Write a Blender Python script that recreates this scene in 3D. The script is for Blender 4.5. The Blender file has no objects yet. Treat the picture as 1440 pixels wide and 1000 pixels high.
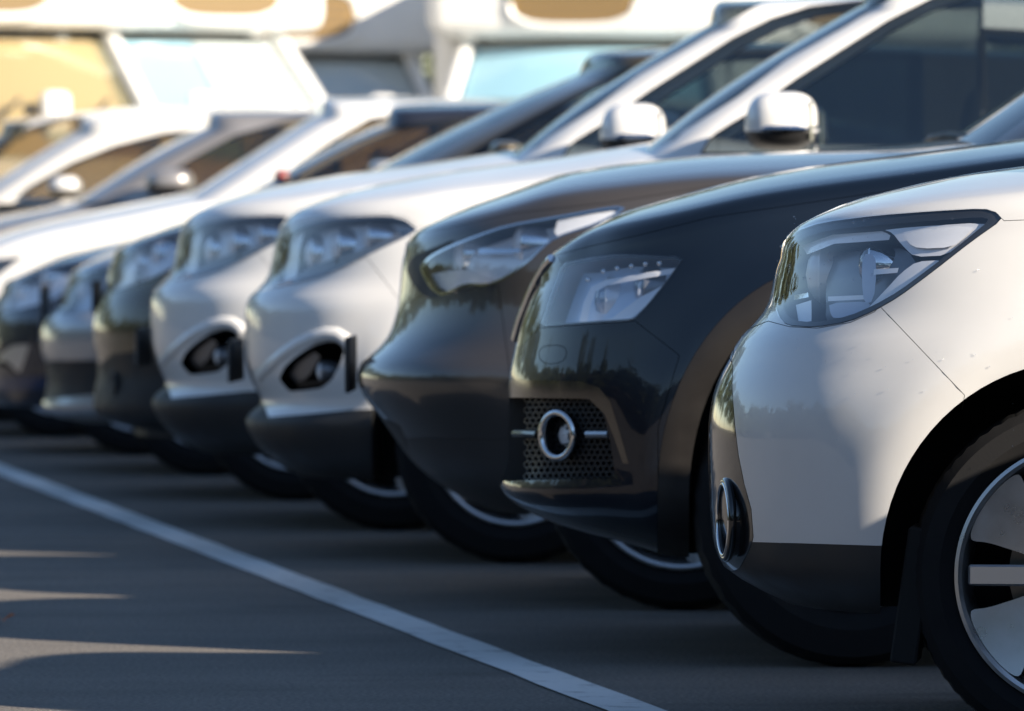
import bpy, bmesh, math, random
import numpy as np
from mathutils import Vector, Matrix
from mathutils.bvhtree import BVHTree
random.seed(7)
S = bpy.context.scene
COL = S.collection

# ------------------------------------------------------------------ camera, sky, sun, exposure
F_PX, CAM_H, TH, PH = 10670.0, 1.027, math.radians(8.88), math.atan(200.0 / 10670.0)
cam_d = bpy.data.cameras.new('camera'); cam = bpy.data.objects.new('camera', cam_d); COL.objects.link(cam)
cam.location = (0, 0, CAM_H); cam.rotation_euler = (math.pi / 2 - PH, 0, -TH)
cam_d.sensor_width = 36.0; cam_d.lens = F_PX / 1440 * 36; cam_d.clip_end = 4000; cam_d.clip_start = 0.5
cam_d.dof.use_dof = True; cam_d.dof.focus_distance = 14.75; cam_d.dof.aperture_fstop = 7.3
S.camera = cam
SUN_EL, SUN_AZ = math.radians(25.0), math.radians(45.0)      # sun stands behind the cars (+X), a little on the camera's side (-Y)
sun_dir = Vector((math.cos(SUN_EL) * math.cos(SUN_AZ), -math.cos(SUN_EL) * math.sin(SUN_AZ), math.sin(SUN_EL)))
W = bpy.data.worlds.new('World'); S.world = W; W.use_nodes = True
wn = W.node_tree.nodes; bg = wn['Background']
sky = wn.new('ShaderNodeTexSky'); sky.sky_type = 'NISHITA'; sky.sun_disc = False
sky.dust_density = 0.1; sky.ozone_density = 2.5; sky.air_density = 1.0
sky.sun_elevation = SUN_EL; sky.sun_rotation = math.atan2(sun_dir.x, sun_dir.y)
W.node_tree.links.new(sky.outputs[0], bg.inputs[0]); bg.inputs[1].default_value = 0.076
sl = bpy.data.lights.new('sun', 'SUN'); sl.energy = 5.0; sl.angle = math.radians(0.55); sl.color = (1, 0.88, 0.72)
so = bpy.data.objects.new('sun', sl); COL.objects.link(so); so.rotation_euler = sun_dir.to_track_quat('Z', 'Y').to_euler()
S.view_settings.view_transform = 'Standard'; S.view_settings.look = 'None'; S.view_settings.gamma = 1
S.view_settings.exposure = 1.08
S.render.engine = 'CYCLES'; S.cycles.use_denoising = True
S.cycles.max_bounces = 10; S.cycles.transparent_max_bounces = 16

CAM = Vector((0, 0, CAM_H))
R_ = Vector((math.cos(TH), -math.sin(TH), 0)); FH = Vector((math.sin(TH), math.cos(TH), 0)); ZZ = Vector((0, 0, 1))
FW = FH * math.cos(PH) - ZZ * math.sin(PH); UP = FH * math.sin(PH) + ZZ * math.cos(PH)
def ray(px, py): return (FW * F_PX + R_ * (px - 720) + UP * (500 - py)).normalized()
def on_y(px, py, Y):
    d = ray(px, py); return CAM + d * (Y / d.y)
def on_ground(px, py):
    d = ray(px, py); return CAM + d * (-CAM_H / d.z)

# ------------------------------------------------------------------ materials
MATS = {}
def mat(name, color=(0.5, 0.5, 0.5), rough=0.5, metal=0.0, coat=0.0, trans=0.0, ior=1.5, spec=0.5, bump=None, vary=None, coat_rough=0.03):
    if name in MATS: return MATS[name]
    m = bpy.data.materials.new(name); m.use_nodes = True; nt = m.node_tree; b = nt.nodes['Principled BSDF']
    b.inputs['Base Color'].default_value = (*color, 1); b.inputs['Roughness'].default_value = rough
    b.inputs['Metallic'].default_value = metal; b.inputs['Coat Weight'].default_value = coat
    b.inputs['Coat Roughness'].default_value = coat_rough
    b.inputs['Transmission Weight'].default_value = trans; b.inputs['IOR'].default_value = ior
    b.inputs['Specular IOR Level'].default_value = spec
    tc = None
    if bump or vary:
        tc = nt.nodes.new('ShaderNodeTexCoord')
    if bump:
        n = nt.nodes.new('ShaderNodeTexNoise'); n.inputs['Scale'].default_value = bump[0]; n.inputs['Detail'].default_value = 3
        bp = nt.nodes.new('ShaderNodeBump'); bp.inputs['Strength'].default_value = bump[1]; bp.inputs['Distance'].default_value = bump[2]
        nt.links.new(tc.outputs['Object'], n.inputs['Vector']); nt.links.new(n.outputs[0], bp.inputs['Height'])
        nt.links.new(bp.outputs[0], b.inputs['Normal'])
    if vary:   # (scale, amount): dust and grime in colour and gloss
        n = nt.nodes.new('ShaderNodeTexNoise'); n.inputs['Scale'].default_value = vary[0]; n.inputs['Detail'].default_value = 5
        nt.links.new(tc.outputs['Object'], n.inputs['Vector'])
        mr = nt.nodes.new('ShaderNodeMapRange'); mr.inputs[1].default_value = 0.3; mr.inputs[2].default_value = 0.75
        mr.inputs[3].default_value = max(0.02, rough - vary[1]); mr.inputs[4].default_value = rough + vary[1]
        nt.links.new(n.outputs[0], mr.inputs[0]); nt.links.new(mr.outputs[0], b.inputs['Roughness'])
        cr = nt.nodes.new('ShaderNodeMapRange'); cr.inputs[1].default_value = 0.3; cr.inputs[2].default_value = 0.75
        cr.inputs[3].default_value = 1 - vary[1]; cr.inputs[4].default_value = 1 + vary[1]
        nt.links.new(n.outputs[0], cr.inputs[0])
        mx = nt.nodes.new('ShaderNodeVectorMath'); mx.operation = 'SCALE'; mx.inputs[0].default_value = color
        nt.links.new(cr.outputs[0], mx.inputs['Scale']); nt.links.new(mx.outputs[0], b.inputs['Base Color'])
    MATS[name] = m; return m
def glassy(name, tint, fac, rough=0.0, ior=1.5):
    """thin pane: tinted see-through part under a clear reflection"""
    m = bpy.data.materials.new(name); m.use_nodes = True; nt = m.node_tree; nt.nodes.remove(nt.nodes['Principled BSDF'])
    out = nt.nodes['Material Output']
    t = nt.nodes.new('ShaderNodeBsdfTransparent'); t.inputs[0].default_value = (*tint, 1)
    g = nt.nodes.new('ShaderNodeBsdfGlossy'); g.inputs['Roughness'].default_value = rough; g.inputs[0].default_value = (1, 1, 1, 1)
    fr = nt.nodes.new('ShaderNodeFresnel'); ge = nt.nodes.new('ShaderNodeNewGeometry'); io = nt.nodes.new('ShaderNodeMapRange')
    io.inputs[3].default_value = ior; io.inputs[4].default_value = 1 / ior; nt.links.new(ge.outputs['Backfacing'], io.inputs[0]); nt.links.new(io.outputs[0], fr.inputs[0])   # a thin pane reflects the same from either side
    mr = nt.nodes.new('ShaderNodeMath'); mr.operation = 'MULTIPLY_ADD'; mr.inputs[1].default_value = 1.0; mr.inputs[2].default_value = fac
    mr.use_clamp = True
    mx = nt.nodes.new('ShaderNodeMixShader')
    nt.links.new(fr.outputs[0], mr.inputs[0]); nt.links.new(mr.outputs[0], mx.inputs[0])
    nt.links.new(t.outputs[0], mx.inputs[1]); nt.links.new(g.outputs[0], mx.inputs[2]); nt.links.new(mx.outputs[0], out.inputs[0])
    MATS[name] = m; return m
WHITE = mat('white_paint', (0.81, 0.80, 0.78), 0.32, 0, 0.8, bump=(900, 0.02, 0.0005), vary=(5, 0.035))
PEARL = mat('pearl_white_paint', (0.62, 0.615, 0.605), 0.32, 0, 0.8, bump=(900, 0.02, 0.0005), vary=(5, 0.035))
NAVY = mat('blue_black_paint', (0.003, 0.0065, 0.014), 0.4, 0.0, 0.9, spec=0.15, bump=(900, 0.02, 0.0005), vary=(4, 0.05))
GRAPH = mat('graphite_paint', (0.060, 0.053, 0.049), 0.34, 0.2, 1.0, bump=(900, 0.02, 0.0005), vary=(4, 0.05))
OLIVE = mat('olive_grey_paint', (0.085, 0.068, 0.038), 0.30, 0.35, 1.0, vary=(4, 0.05))
SILVER = mat('silver_paint', (0.42, 0.43, 0.45), 0.30, 0.5, 0.8, vary=(4, 0.04))
DARKBLUE = mat('slate_blue_paint', (0.030, 0.034, 0.050), 0.30, 0.4, 1.0, vary=(4, 0.05))
GREY = mat('warm_grey_paint', (0.36, 0.34, 0.33), 0.32, 0.5, 0.8, vary=(4, 0.04))
GLAREWHITE = mat('glare_tinted_white_paint', (0.74, 0.72, 0.68), 0.32, 0, 0.7, vary=(4, 0.04))  # for white cars at far left; warm lens-flare tint put into the colour
PLAST = mat('black_plastic', (0.022, 0.022, 0.023), 0.55, bump=(400, 0.2, 0.0008), vary=(9, 0.12))
GLOSSB = mat('gloss_black', (0.010, 0.011, 0.013), 0.12, 0, 0.6)
TRIM = mat('brown_black_trim', (0.013, 0.011, 0.010), 0.5, vary=(6, 0.1))
LINER = mat('wheel_well_felt', (0.010, 0.010, 0.010), 0.95)
POCKET = mat('lamp_housing', (0.74, 0.76, 0.80), 0.38, 0.35)
POCKETD = mat('lamp_housing_dark', (0.20, 0.205, 0.22), 0.32, 0.6)
POCKETB = mat('blue_grey_housing', (0.46, 0.52, 0.62), 0.3, 0.2); WARMG = mat('warm_grey_barrel', (0.66, 0.63, 0.60), 0.35, 0.2)
BLUEWHITE = mat('pale_blue_reflector', (0.55, 0.66, 0.80), 0.3, 0.2)
GLAREGL = glassy('glare_tinted_side_glass', (0.66, 0.60, 0.48), 0.05)  # tan tint painted into the glass for the warm lens-flare veil
CHROME = mat('chrome', (0.72, 0.73, 0.75), 0.10, 1.0)
DKCHROME = mat('dark_chrome', (0.16, 0.15, 0.14), 0.18, 0.9)
SATIN = mat('satin_silver', (0.62, 0.62, 0.63), 0.30, 0.9)
BEZEL = mat('pale_bezel', (0.80, 0.80, 0.81), 0.35, 0.3)
DRL = mat('milky_lens', (0.82, 0.83, 0.85), 0.25, 0.0, 0.8)
AMBER = mat('amber_lens', (0.55, 0.22, 0.05), 0.2, 0, 0.8)
RED = mat('red_mirror_cap', (0.30, 0.05, 0.035), 0.3, 0, 0.8)
RUBBER = mat('tyre_rubber', (0.011, 0.011, 0.012), 0.82, spec=0.25, bump=(160, 0.25, 0.001), vary=(14, 0.12))
ALLOY = mat('alloy_wheel', (0.60, 0.59, 0.58), 0.34, 0.85, vary=(22, 0.09))
ALLOYB = mat('black_wheel_pocket', (0.012, 0.012, 0.013), 0.35, 0, 0.3)
DISC = mat('brake_disc', (0.22, 0.21, 0.20), 0.4, 0.9)
SEAL = mat('window_seal', (0.012, 0.012, 0.012), 0.5)
CABIN = mat('cabin_fabric', (0.035, 0.032, 0.030), 0.9)
GLARESEAT = mat('glare_tan_seat', (0.34, 0.28, 0.19), 0.6)  # seat colour of the far-left cars, tan to carry the lens-flare veil
CABINL = mat('cabin_trim', (0.10, 0.09, 0.08), 0.8)
LENS = glassy('lamp_lens', (0.97, 0.98, 1.0), 0.08)
PROJ = glassy('projector_glass', (0.75, 0.77, 0.80), 0.12)
SIDEGL = glassy('tinted_side_glass', (0.50, 0.54, 0.54), 0.03)
WSGL = glassy('windscreen_glass', (0.30, 0.33, 0.33), 0.05)
VANGL = glassy('van_windscreen', (0.80, 0.86, 0.88), 0.06)
TMP = mat('cut_face', (1, 0, 1))
PLATE = mat('number_plate', (0.75, 0.75, 0.72), 0.5)

# ------------------------------------------------------------------ small mesh helpers
def link(name, me, parent=None, mats=None):
    o = bpy.data.objects.new(name, me); COL.objects.link(o)
    if mats is not None:
        me.materials.clear()
        for m in (mats if isinstance(mats, (list, tuple)) else [mats]): me.materials.append(m)
    if parent: o.parent = parent
    return o
def from_bm(bm, smooth=True, ang=35):
    me = bpy.data.meshes.new('m'); bmesh.ops.recalc_face_normals(bm, faces=bm.faces[:]); bm.to_mesh(me); bm.free()
    if smooth:
        me.shade_smooth(); me.set_sharp_from_angle(angle=math.radians(ang))
    return me
def thing(name, label, cat, loc=(0, 0, 0), rz=0, group=None):
    o = bpy.data.objects.new(name, None); COL.objects.link(o); o.location = loc; o.rotation_euler = (0, 0, rz)
    o.empty_display_size = 0.3
    tag(o, label, cat, group); return o
def tag(o, label=None, cat=None, group=None, kind=None):
    if label: o['label'] = label
    if cat: o['category'] = cat
    if group: o['group'] = group
    if kind: o['kind'] = kind
    return o
def copy_tree(o, parent=None):
    c = o.copy(); COL.objects.link(c)
    if parent: c.parent = parent
    for ch in list(o.children): copy_tree(ch, c)
    return c
def bx(bm, c, s, bev=0.0, seg=2, rot=None):
    r = bmesh.ops.create_cube(bm, size=1.0); vs = r['verts']
    for v in vs: v.co = Vector((v.co.x * s[0], v.co.y * s[1], v.co.z * s[2]))
    if bev > 0:
        es = list({e for v in vs for e in v.link_edges})
        rr = bmesh.ops.bevel(bm, geom=es, offset=bev, segments=seg, profile=0.5, affect='EDGES')
        vs = list({v for f in rr['faces'] for v in f.verts} | {v for v in vs if v.is_valid})
    M = Matrix.Translation(Vector(c)) @ (rot.to_4x4() if rot else Matrix.Identity(4))
    for v in vs: v.co = M @ v.co
    return vs
def box_mesh(c, s, bev=0.0, seg=2, rot=None):
    bm = bmesh.new(); bx(bm, c, s, bev, seg, rot); return from_bm(bm)
def tube(bm, pts, r, seg=8, closed=False, ry=None):
    pts = [Vector(p) for p in pts]; n = len(pts); rings = []
    up = Vector((0, 0, 1))
    for i, p in enumerate(pts):
        a = pts[(i - 1) % n] if (closed or i > 0) else p; b = pts[(i + 1) % n] if (closed or i < n - 1) else p
        t = (b - a).normalized(); u = t.cross(up)
        if u.length < 1e-3: u = t.cross(Vector((0, 1, 0)))
        u.normalize(); w = u.cross(t)
        rings.append([bm.verts.new(p + u * (math.cos(k * 2 * math.pi / seg) * r) + w * (math.sin(k * 2 * math.pi / seg) * (ry or r))) for k in range(seg)])
    m = n if closed else n - 1
    for i in range(m):
        A, B = rings[i], rings[(i + 1) % n]
        for k in range(seg): bm.faces.new((A[k], A[(k + 1) % seg], B[(k + 1) % seg], B[k]))
    if not closed: bm.faces.new(rings[0]); bm.faces.new(rings[-1][::-1])
def lathe(bm, prof, seg=48, M=None, closed=False):
    """prof = [(radius, offset along axis Y)], spun about the Y axis"""
    rings = []
    for (r, y) in prof:
        rings.append([bm.verts.new((r * math.cos(2 * math.pi * k / seg), y, r * math.sin(2 * math.pi * k / seg))) for k in range(seg)])
    n = len(prof)
    for i in range(n if closed else n - 1):
        A, B = rings[i], rings[(i + 1) % n]
        for k in range(seg): bm.faces.new((A[k], A[(k + 1) % seg], B[(k + 1) % seg], B[k]))
    if M:
        for rg in rings:
            for v in rg: v.co = M @ v.co
    return rings
def frame_to(n, axis=Vector((0, 1, 0))):
    return axis.rotation_difference(Vector(n)).to_matrix()

def curve1(pts, sig=0.0, n=500):
    """smooth single-valued function through (t, value) pairs"""
    pts = sorted(pts); t = np.array([p[0] for p in pts]); v = np.array([p[1] for p in pts])
    T = np.linspace(t[0], t[-1], n); V = np.interp(T, t, v)
    if sig > 0:
        k = max(1, int(3 * sig / (T[1] - T[0]))); w = np.exp(-0.5 * ((np.arange(-k, k + 1) * (T[1] - T[0])) / sig) ** 2); w /= w.sum()
        P = np.concatenate([V[0] - (V[1:k + 1][::-1] - V[0]), V, V[-1] + (V[-1] - V[-k - 1:-1][::-1])]) if len(V) > k else np.pad(V, k, mode='edge')
        V = np.convolve(P, w, mode='valid')
    T = T.tolist(); V = V.tolist(); t0, dt = T[0], T[1] - T[0]; m = len(V) - 1
    def f(x):
        q = (x - t0) / dt
        if q <= 0: return V[0]
        if q >= m: return V[m]
        i = int(q); return V[i] + (V[i + 1] - V[i]) * (q - i)
    return f

# ------------------------------------------------------------------ body shells: stacked plan outlines closed by a crowned top
def layered(N, Rr, zb, H, Wd, inset, Lc, nc, Lr, nr, nf, qs, nv, r, tops, mod=None, spine=0.3):
    """half shell (y <= 0) closed on the plane y = 0.  N/Rr: front and rear x at height z; H(x, y): top; inset(z): how far the side leans in"""
    st = []
    for i in range(nf):
        a = math.pi / 2 * (i / nf); st.append(('f', 1 - math.cos(a) ** (2 / nc), math.sin(a) ** (2 / nc) if a > 0 else 0.0, i / nf))
    for q in qs: st.append(('s', q, 1.0, 0))
    nrr = 12
    for i in range(1, nrr + 1):
        a = math.pi / 2 * (i / nrr); st.append(('r', 1 - math.sin(a + 0) ** 0 * 0 - 0, a, i / nrr))
    def P(s, z):
        w = Wd - inset(z)
        if s[0] == 'f': x = N(z) + Lc * s[1]; y = -w * s[2]
        elif s[0] == 's':
            x0 = N(z) + Lc; x1 = Rr(z) - Lr; x = x0 + (x1 - x0) * s[1]; y = -w
        else:
            a = s[2]; x = Rr(z) - Lr * (1 - max(0, math.sin(a)) ** (2 / nr)); c = max(0.0, math.cos(a)); y = -w * (c ** (2 / nr) if c > 1e-6 else 0.0)
        if mod and s[0] != 'r': y = mod(x, y, z)
        return x, y
    bm = bmesh.new(); rows = []
    for s in st:
        z = H(1.0, 0) - r
        for it in range(40):
            x, y = P(s, z); z += 0.5 * (H(x, y) - r - z)
        zt = z; row = []
        for j in range(nv + 1):
            zz = zb + (zt - zb) * j / nv; x, y = P(s, zz)
            if s is st[0] or s is st[-1]: y = 0.0
            row.append((x, y, zz))
        x, y, _ = row[-1]
        if s[0] == 'f': xs = P(st[0], zt)[0] + spine * Lc + (N(zt) + Lc * 1.0 - P(st[0], zt)[0] - spine * Lc) * s[3]
        elif s[0] == 's': xs = x
        else: xs = x - (1 - 0) * 0.35 * Lr * s[3]
        d = Vector((xs - x, -y, 0)); L = d.length
        if L > 1e-6: d /= L
        rr = min(r, L * 0.6)
        for ph in (22.5, 45, 67.5, 90):
            a = math.radians(ph); px = x + d.x * rr * (1 - math.cos(a)); py = y + d.y * rr * (1 - math.cos(a))
            if y == 0.0: py = 0.0
            row.append((px, py, H(px, py) - r * (1 - math.sin(a))))
        x2, y2, _ = row[-1]
        for t in tops:
            px = x2 + (xs - x2) * t; py = y2 * (1 - t)
            row.append((px, py if t < 1 else 0.0, H(px, py)))
        rows.append([bm.verts.new(p) for p in row])
    for A, B in zip(rows[:-1], rows[1:]):
        for j in range(len(A) - 1):
            try: bm.faces.new((A[j], A[j + 1], B[j + 1], B[j]))
            except ValueError: pass
    bmesh.ops.remove_doubles(bm, verts=bm.verts[:], dist=1e-5)
    bot = [r_[0] for r_ in rows]
    try: bm.faces.new([v for v in bot if v.is_valid])
    except ValueError: pass
    be = [e for e in bm.edges if len(e.link_faces) == 1]
    bmesh.ops.holes_fill(bm, edges=be, sides=0)
    bmesh.ops.recalc_face_normals(bm, faces=bm.faces[:])
    me = bpy.data.meshes.new('half'); bm.to_mesh(me); bm.free(); return me

def boolean(me, cutter, op):
    """me, cutter: meshes; returns a new mesh"""
    a = bpy.data.objects.new('a', me); b = bpy.data.objects.new('b', cutter); COL.objects.link(a); COL.objects.link(b)
    md = a.modifiers.new('b', 'BOOLEAN'); md.object = b; md.operation = op; md.solver = 'EXACT'; md.material_mode = 'TRANSFER'
    dg = bpy.context.evaluated_depsgraph_get(); dg.update()
    out = bpy.data.meshes.new_from_object(a.evaluated_get(dg), preserve_all_data_layers=True, depsgraph=dg)
    bpy.data.objects.remove(a); bpy.data.objects.remove(b)
    return out
def mirror_bm(bm, weld=True):
    fs = [f for f in bm.faces if all(abs(v.co.y) < 2e-4 for v in f.verts)]
    if weld and fs: bmesh.ops.delete(bm, geom=fs, context='FACES')
    d = bmesh.ops.duplicate(bm, geom=bm.verts[:] + bm.edges[:] + bm.faces[:])
    nf = [g for g in d['geom'] if isinstance(g, bmesh.types.BMFace)]
    for g in d['geom']:
        if isinstance(g, bmesh.types.BMVert): g.co.y = -g.co.y
    bmesh.ops.reverse_faces(bm, faces=nf)
    if weld: bmesh.ops.remove_doubles(bm, verts=[v for v in bm.verts if abs(v.co.y) < 3e-4], dist=5e-4)
def drop_mat(me, name):
    ids = [i for i, m in enumerate(me.materials) if m and m.name == name]
    if not ids: return me
    bm = bmesh.new(); bm.from_mesh(me); fs = [f for f in bm.faces if f.material_index in ids]
    bmesh.ops.delete(bm, geom=fs, context='FACES'); bm.to_mesh(me); bm.free(); return me
def grow(poly, d):
    """offset a polygon outward by d pixels"""
    n = len(poly); A = sum(poly[i][0] * poly[(i + 1) % n][1] - poly[(i + 1) % n][0] * poly[i][1] for i in range(n)); sg = 1 if A > 0 else -1
    out = []
    for i in range(n):
        p0, p1, p2 = poly[i - 1], poly[i], poly[(i + 1) % n]
        def nrm(a, b):
            x, y = b[0] - a[0], b[1] - a[1]; l = math.hypot(x, y) or 1; return (sg * y / l, -sg * x / l)
        a, b = nrm(p0, p1), nrm(p1, p2); m = (a[0] + b[0], a[1] + b[1]); l2 = m[0] ** 2 + m[1] ** 2
        k = 2 * d / max(l2, 0.8); out.append((p1[0] + m[0] * k, p1[1] + m[1] * k))
    return out
def rounded(poly, k=2, f=0.25):
    """corner-cut a traced polygon so its corners are soft"""
    for _ in range(k):
        o = []
        for i in range(len(poly)):
            a, b = poly[i], poly[(i + 1) % len(poly)]
            o += [(a[0] + (b[0] - a[0]) * f, a[1] + (b[1] - a[1]) * f), (a[0] + (b[0] - a[0]) * (1 - f), a[1] + (b[1] - a[1]) * (1 - f))]
        poly = o
    return poly
def ell(cx, cy, rx, ry, a0=0, a1=360, n=40):
    full = abs(a1 - a0) >= 360
    return [(cx + rx * math.cos(math.radians(a0 + (a1 - a0) * i / (n if full else n - 1))), cy + ry * math.sin(math.radians(a0 + (a1 - a0) * i / (n if full else n - 1)))) for i in range(n)]

# ------------------------------------------------------------------ wheels
def make_wheel(parent, loc, R, rim, width, style='five', steer=0.0, seg=72):
    """outer face looks towards -Y"""
    w = bpy.data.objects.new('wheel', None); COL.objects.link(w); w.parent = parent; w.location = loc; w.rotation_euler = (0, 0, steer)
    w.empty_display_size = 0.1
    bm = bmesh.new(); h = width / 2
    prof = [(rim * 0.96, h * 0.55), (rim, h * 0.78), (rim + (R - rim) * 0.35, h * 0.99), (R * 0.93, h * 0.97), (R * 0.985, h * 0.82), (R, h * 0.5), (R, h * 0.27), (R - 0.007, h * 0.25), (R - 0.007, h * 0.2), (R, h * 0.18)]
    prof = prof + [(r, -y) for (r, y) in prof[::-1]]
    prof = [(r, y) for (r, y) in prof]
    rings = lathe(bm, prof, seg)
    # tread notches on the shoulder
    for i in (4, 5, len(prof) - 5, len(prof) - 6):
        for k in range(0, seg, 2):
            v = rings[i][k]; d = Vector((v.co.x, 0, v.co.z)).normalized(); v.co -= d * (0.0032 if seg > 100 else 0.005)
    link('tyre', from_bm(bm, ang=28), w, RUBBER)
    bm = bmesh.new()
    lathe(bm, [(rim * 1.0, -h * 0.80), (rim * 1.012, -h * 0.86), (rim * 0.985, -h * 0.88), (rim * 0.955, -h * 0.84), (rim * 0.93, -h * 0.55), (rim * 0.90, h * 0.5), (rim * 0.98, h * 0.8)], seg)
    ro = link('rim', from_bm(bm), w, ALLOY if style != 'dark' else DISC)
    bm = bmesh.new(); lathe(bm, [(0.05, h * 0.12), (rim * 0.62, h * 0.12), (rim * 0.62, h * 0.2), (0.05, h * 0.2)], 40)
    link('brake_disc', from_bm(bm), w, DISC)
    bm = bmesh.new(); lathe(bm, [(0.001, h * 0.6), (rim * 0.93, h * 0.6)], 40); link('inner_barrel', from_bm(bm), w, LINER)
    # spoke face
    ys = -h * 0.80; na, nr_ = 120, 14; n_sp = 5
    def solid(a, r):
        u = (a * n_sp / (2 * math.pi)) % 1.0; u = abs(u - 0.5) * 2     # 1 on a spoke centre, 0 in the middle of a pocket
        q = r / rim
        if q > 0.945 or q < 0.30: return True
        if style == 'plate':
            half = 0.50 - 0.06 * (1 - q); e = 0.0
            if q > 0.87: half -= (q - 0.87) * 2.2
            if q < 0.42: half -= (0.42 - q) * 3
            return u > half
        half = {'five': 0.62, 'ten': 0.62, 'dark': 0.6}.get(style, 0.6) - 0.12 * (1 - q)
        if style == 'ten':
            u2 = (a * 10 / (2 * math.pi)) % 1.0; u2 = abs(u2 - 0.5) * 2; return u2 > 0.60 - 0.2 * (1 - q)
        return u > half
    bm = bmesh.new(); V = {}
    radii = [0.02] + [rim * (0.14 + 0.81 * i / nr_) for i in range(nr_ + 1)]
    def vtx(i, k):
        k %= na
        if (i, k) not in V:
            r = radii[i]; a = 2 * math.pi * k / na
            dish = 0.030 * (1 - (r / rim) ** 2)
            V[(i, k)] = bm.verts.new((r * math.cos(a), ys + dish, r * math.sin(a)))
        return V[(i, k)]
    for i in range(len(radii) - 1):
        for k in range(na):
            if solid(2 * math.pi * (k + 0.5) / na + 0.0, (radii[i] + radii[i + 1]) / 2):
                bm.faces.new((vtx(i, k), vtx(i + 1, k), vtx(i + 1, k + 1), vtx(i, k + 1)))
    # relax the stepped pocket edges
    for _ in range(3):
        mv = {}
        for v in bm.verts:
            be = [e for e in v.link_edges if len(e.link_faces) == 1]
            if len(be) == 2:
                o = [e.other_vert(v).co for e in be]; mv[v] = v.co * 0.4 + (o[0] + o[1]) * 0.3
        for v, c in mv.items(): v.co = c
    ext = bmesh.ops.extrude_face_region(bm, geom=bm.faces[:])
    for g in ext['geom']:
        if isinstance(g, bmesh.types.BMVert): g.co.y += 0.030
    me = from_bm(bm, ang=30); me.materials.append(ALLOY); me.materials.append(ALLOYB)
    for p in me.polygons:
        if abs(p.normal.y) < 0.6 or p.normal.y > 0: p.material_index = 1
    so_ = link('spoke_face', me, w)
    if style == 'dark':
        me.materials[0] = ALLOYB
    if style == 'plate':
        for k in range(5):
            a = 2 * math.pi * (k + 0.0) / 5 + math.pi
            bm = bmesh.new(); rm = Matrix.Rotation(-a, 3, 'Y')
            bx(bm, rm @ Vector((rim * 0.60, ys + 0.012, 0)), (rim * 0.62, 0.02, 0.040), 0.004, 1, rm)
            link('slim_spoke', from_bm(bm), w, SATIN)
        bm = bmesh.new(); bx(bm, (0, ys + 0.006, 0), (0.16, 0.05, 0.16), 0.02, 3); link('hub_cap', from_bm(bm), w, GLOSSB)
    else:
        bm = bmesh.new(); lathe(bm, [(0.001, ys + 0.005), (0.03, ys + 0.006), (0.034, ys + 0.014), (0.034, ys + 0.04)], 24); link('hub_cap', from_bm(bm), w, GLOSSB)
        for k in range(5):
            a = 2 * math.pi * (k + 0.5) / 5
            bm = bmesh.new(); lathe(bm, [(0.001, 0), (0.009, 0.001), (0.010, 0.015)], 6, Matrix.Translation((0.057 * math.cos(a), ys + 0.024, 0.057 * math.sin(a))))
            link('wheel_nut', from_bm(bm), w, DISC)
    return w

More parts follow.
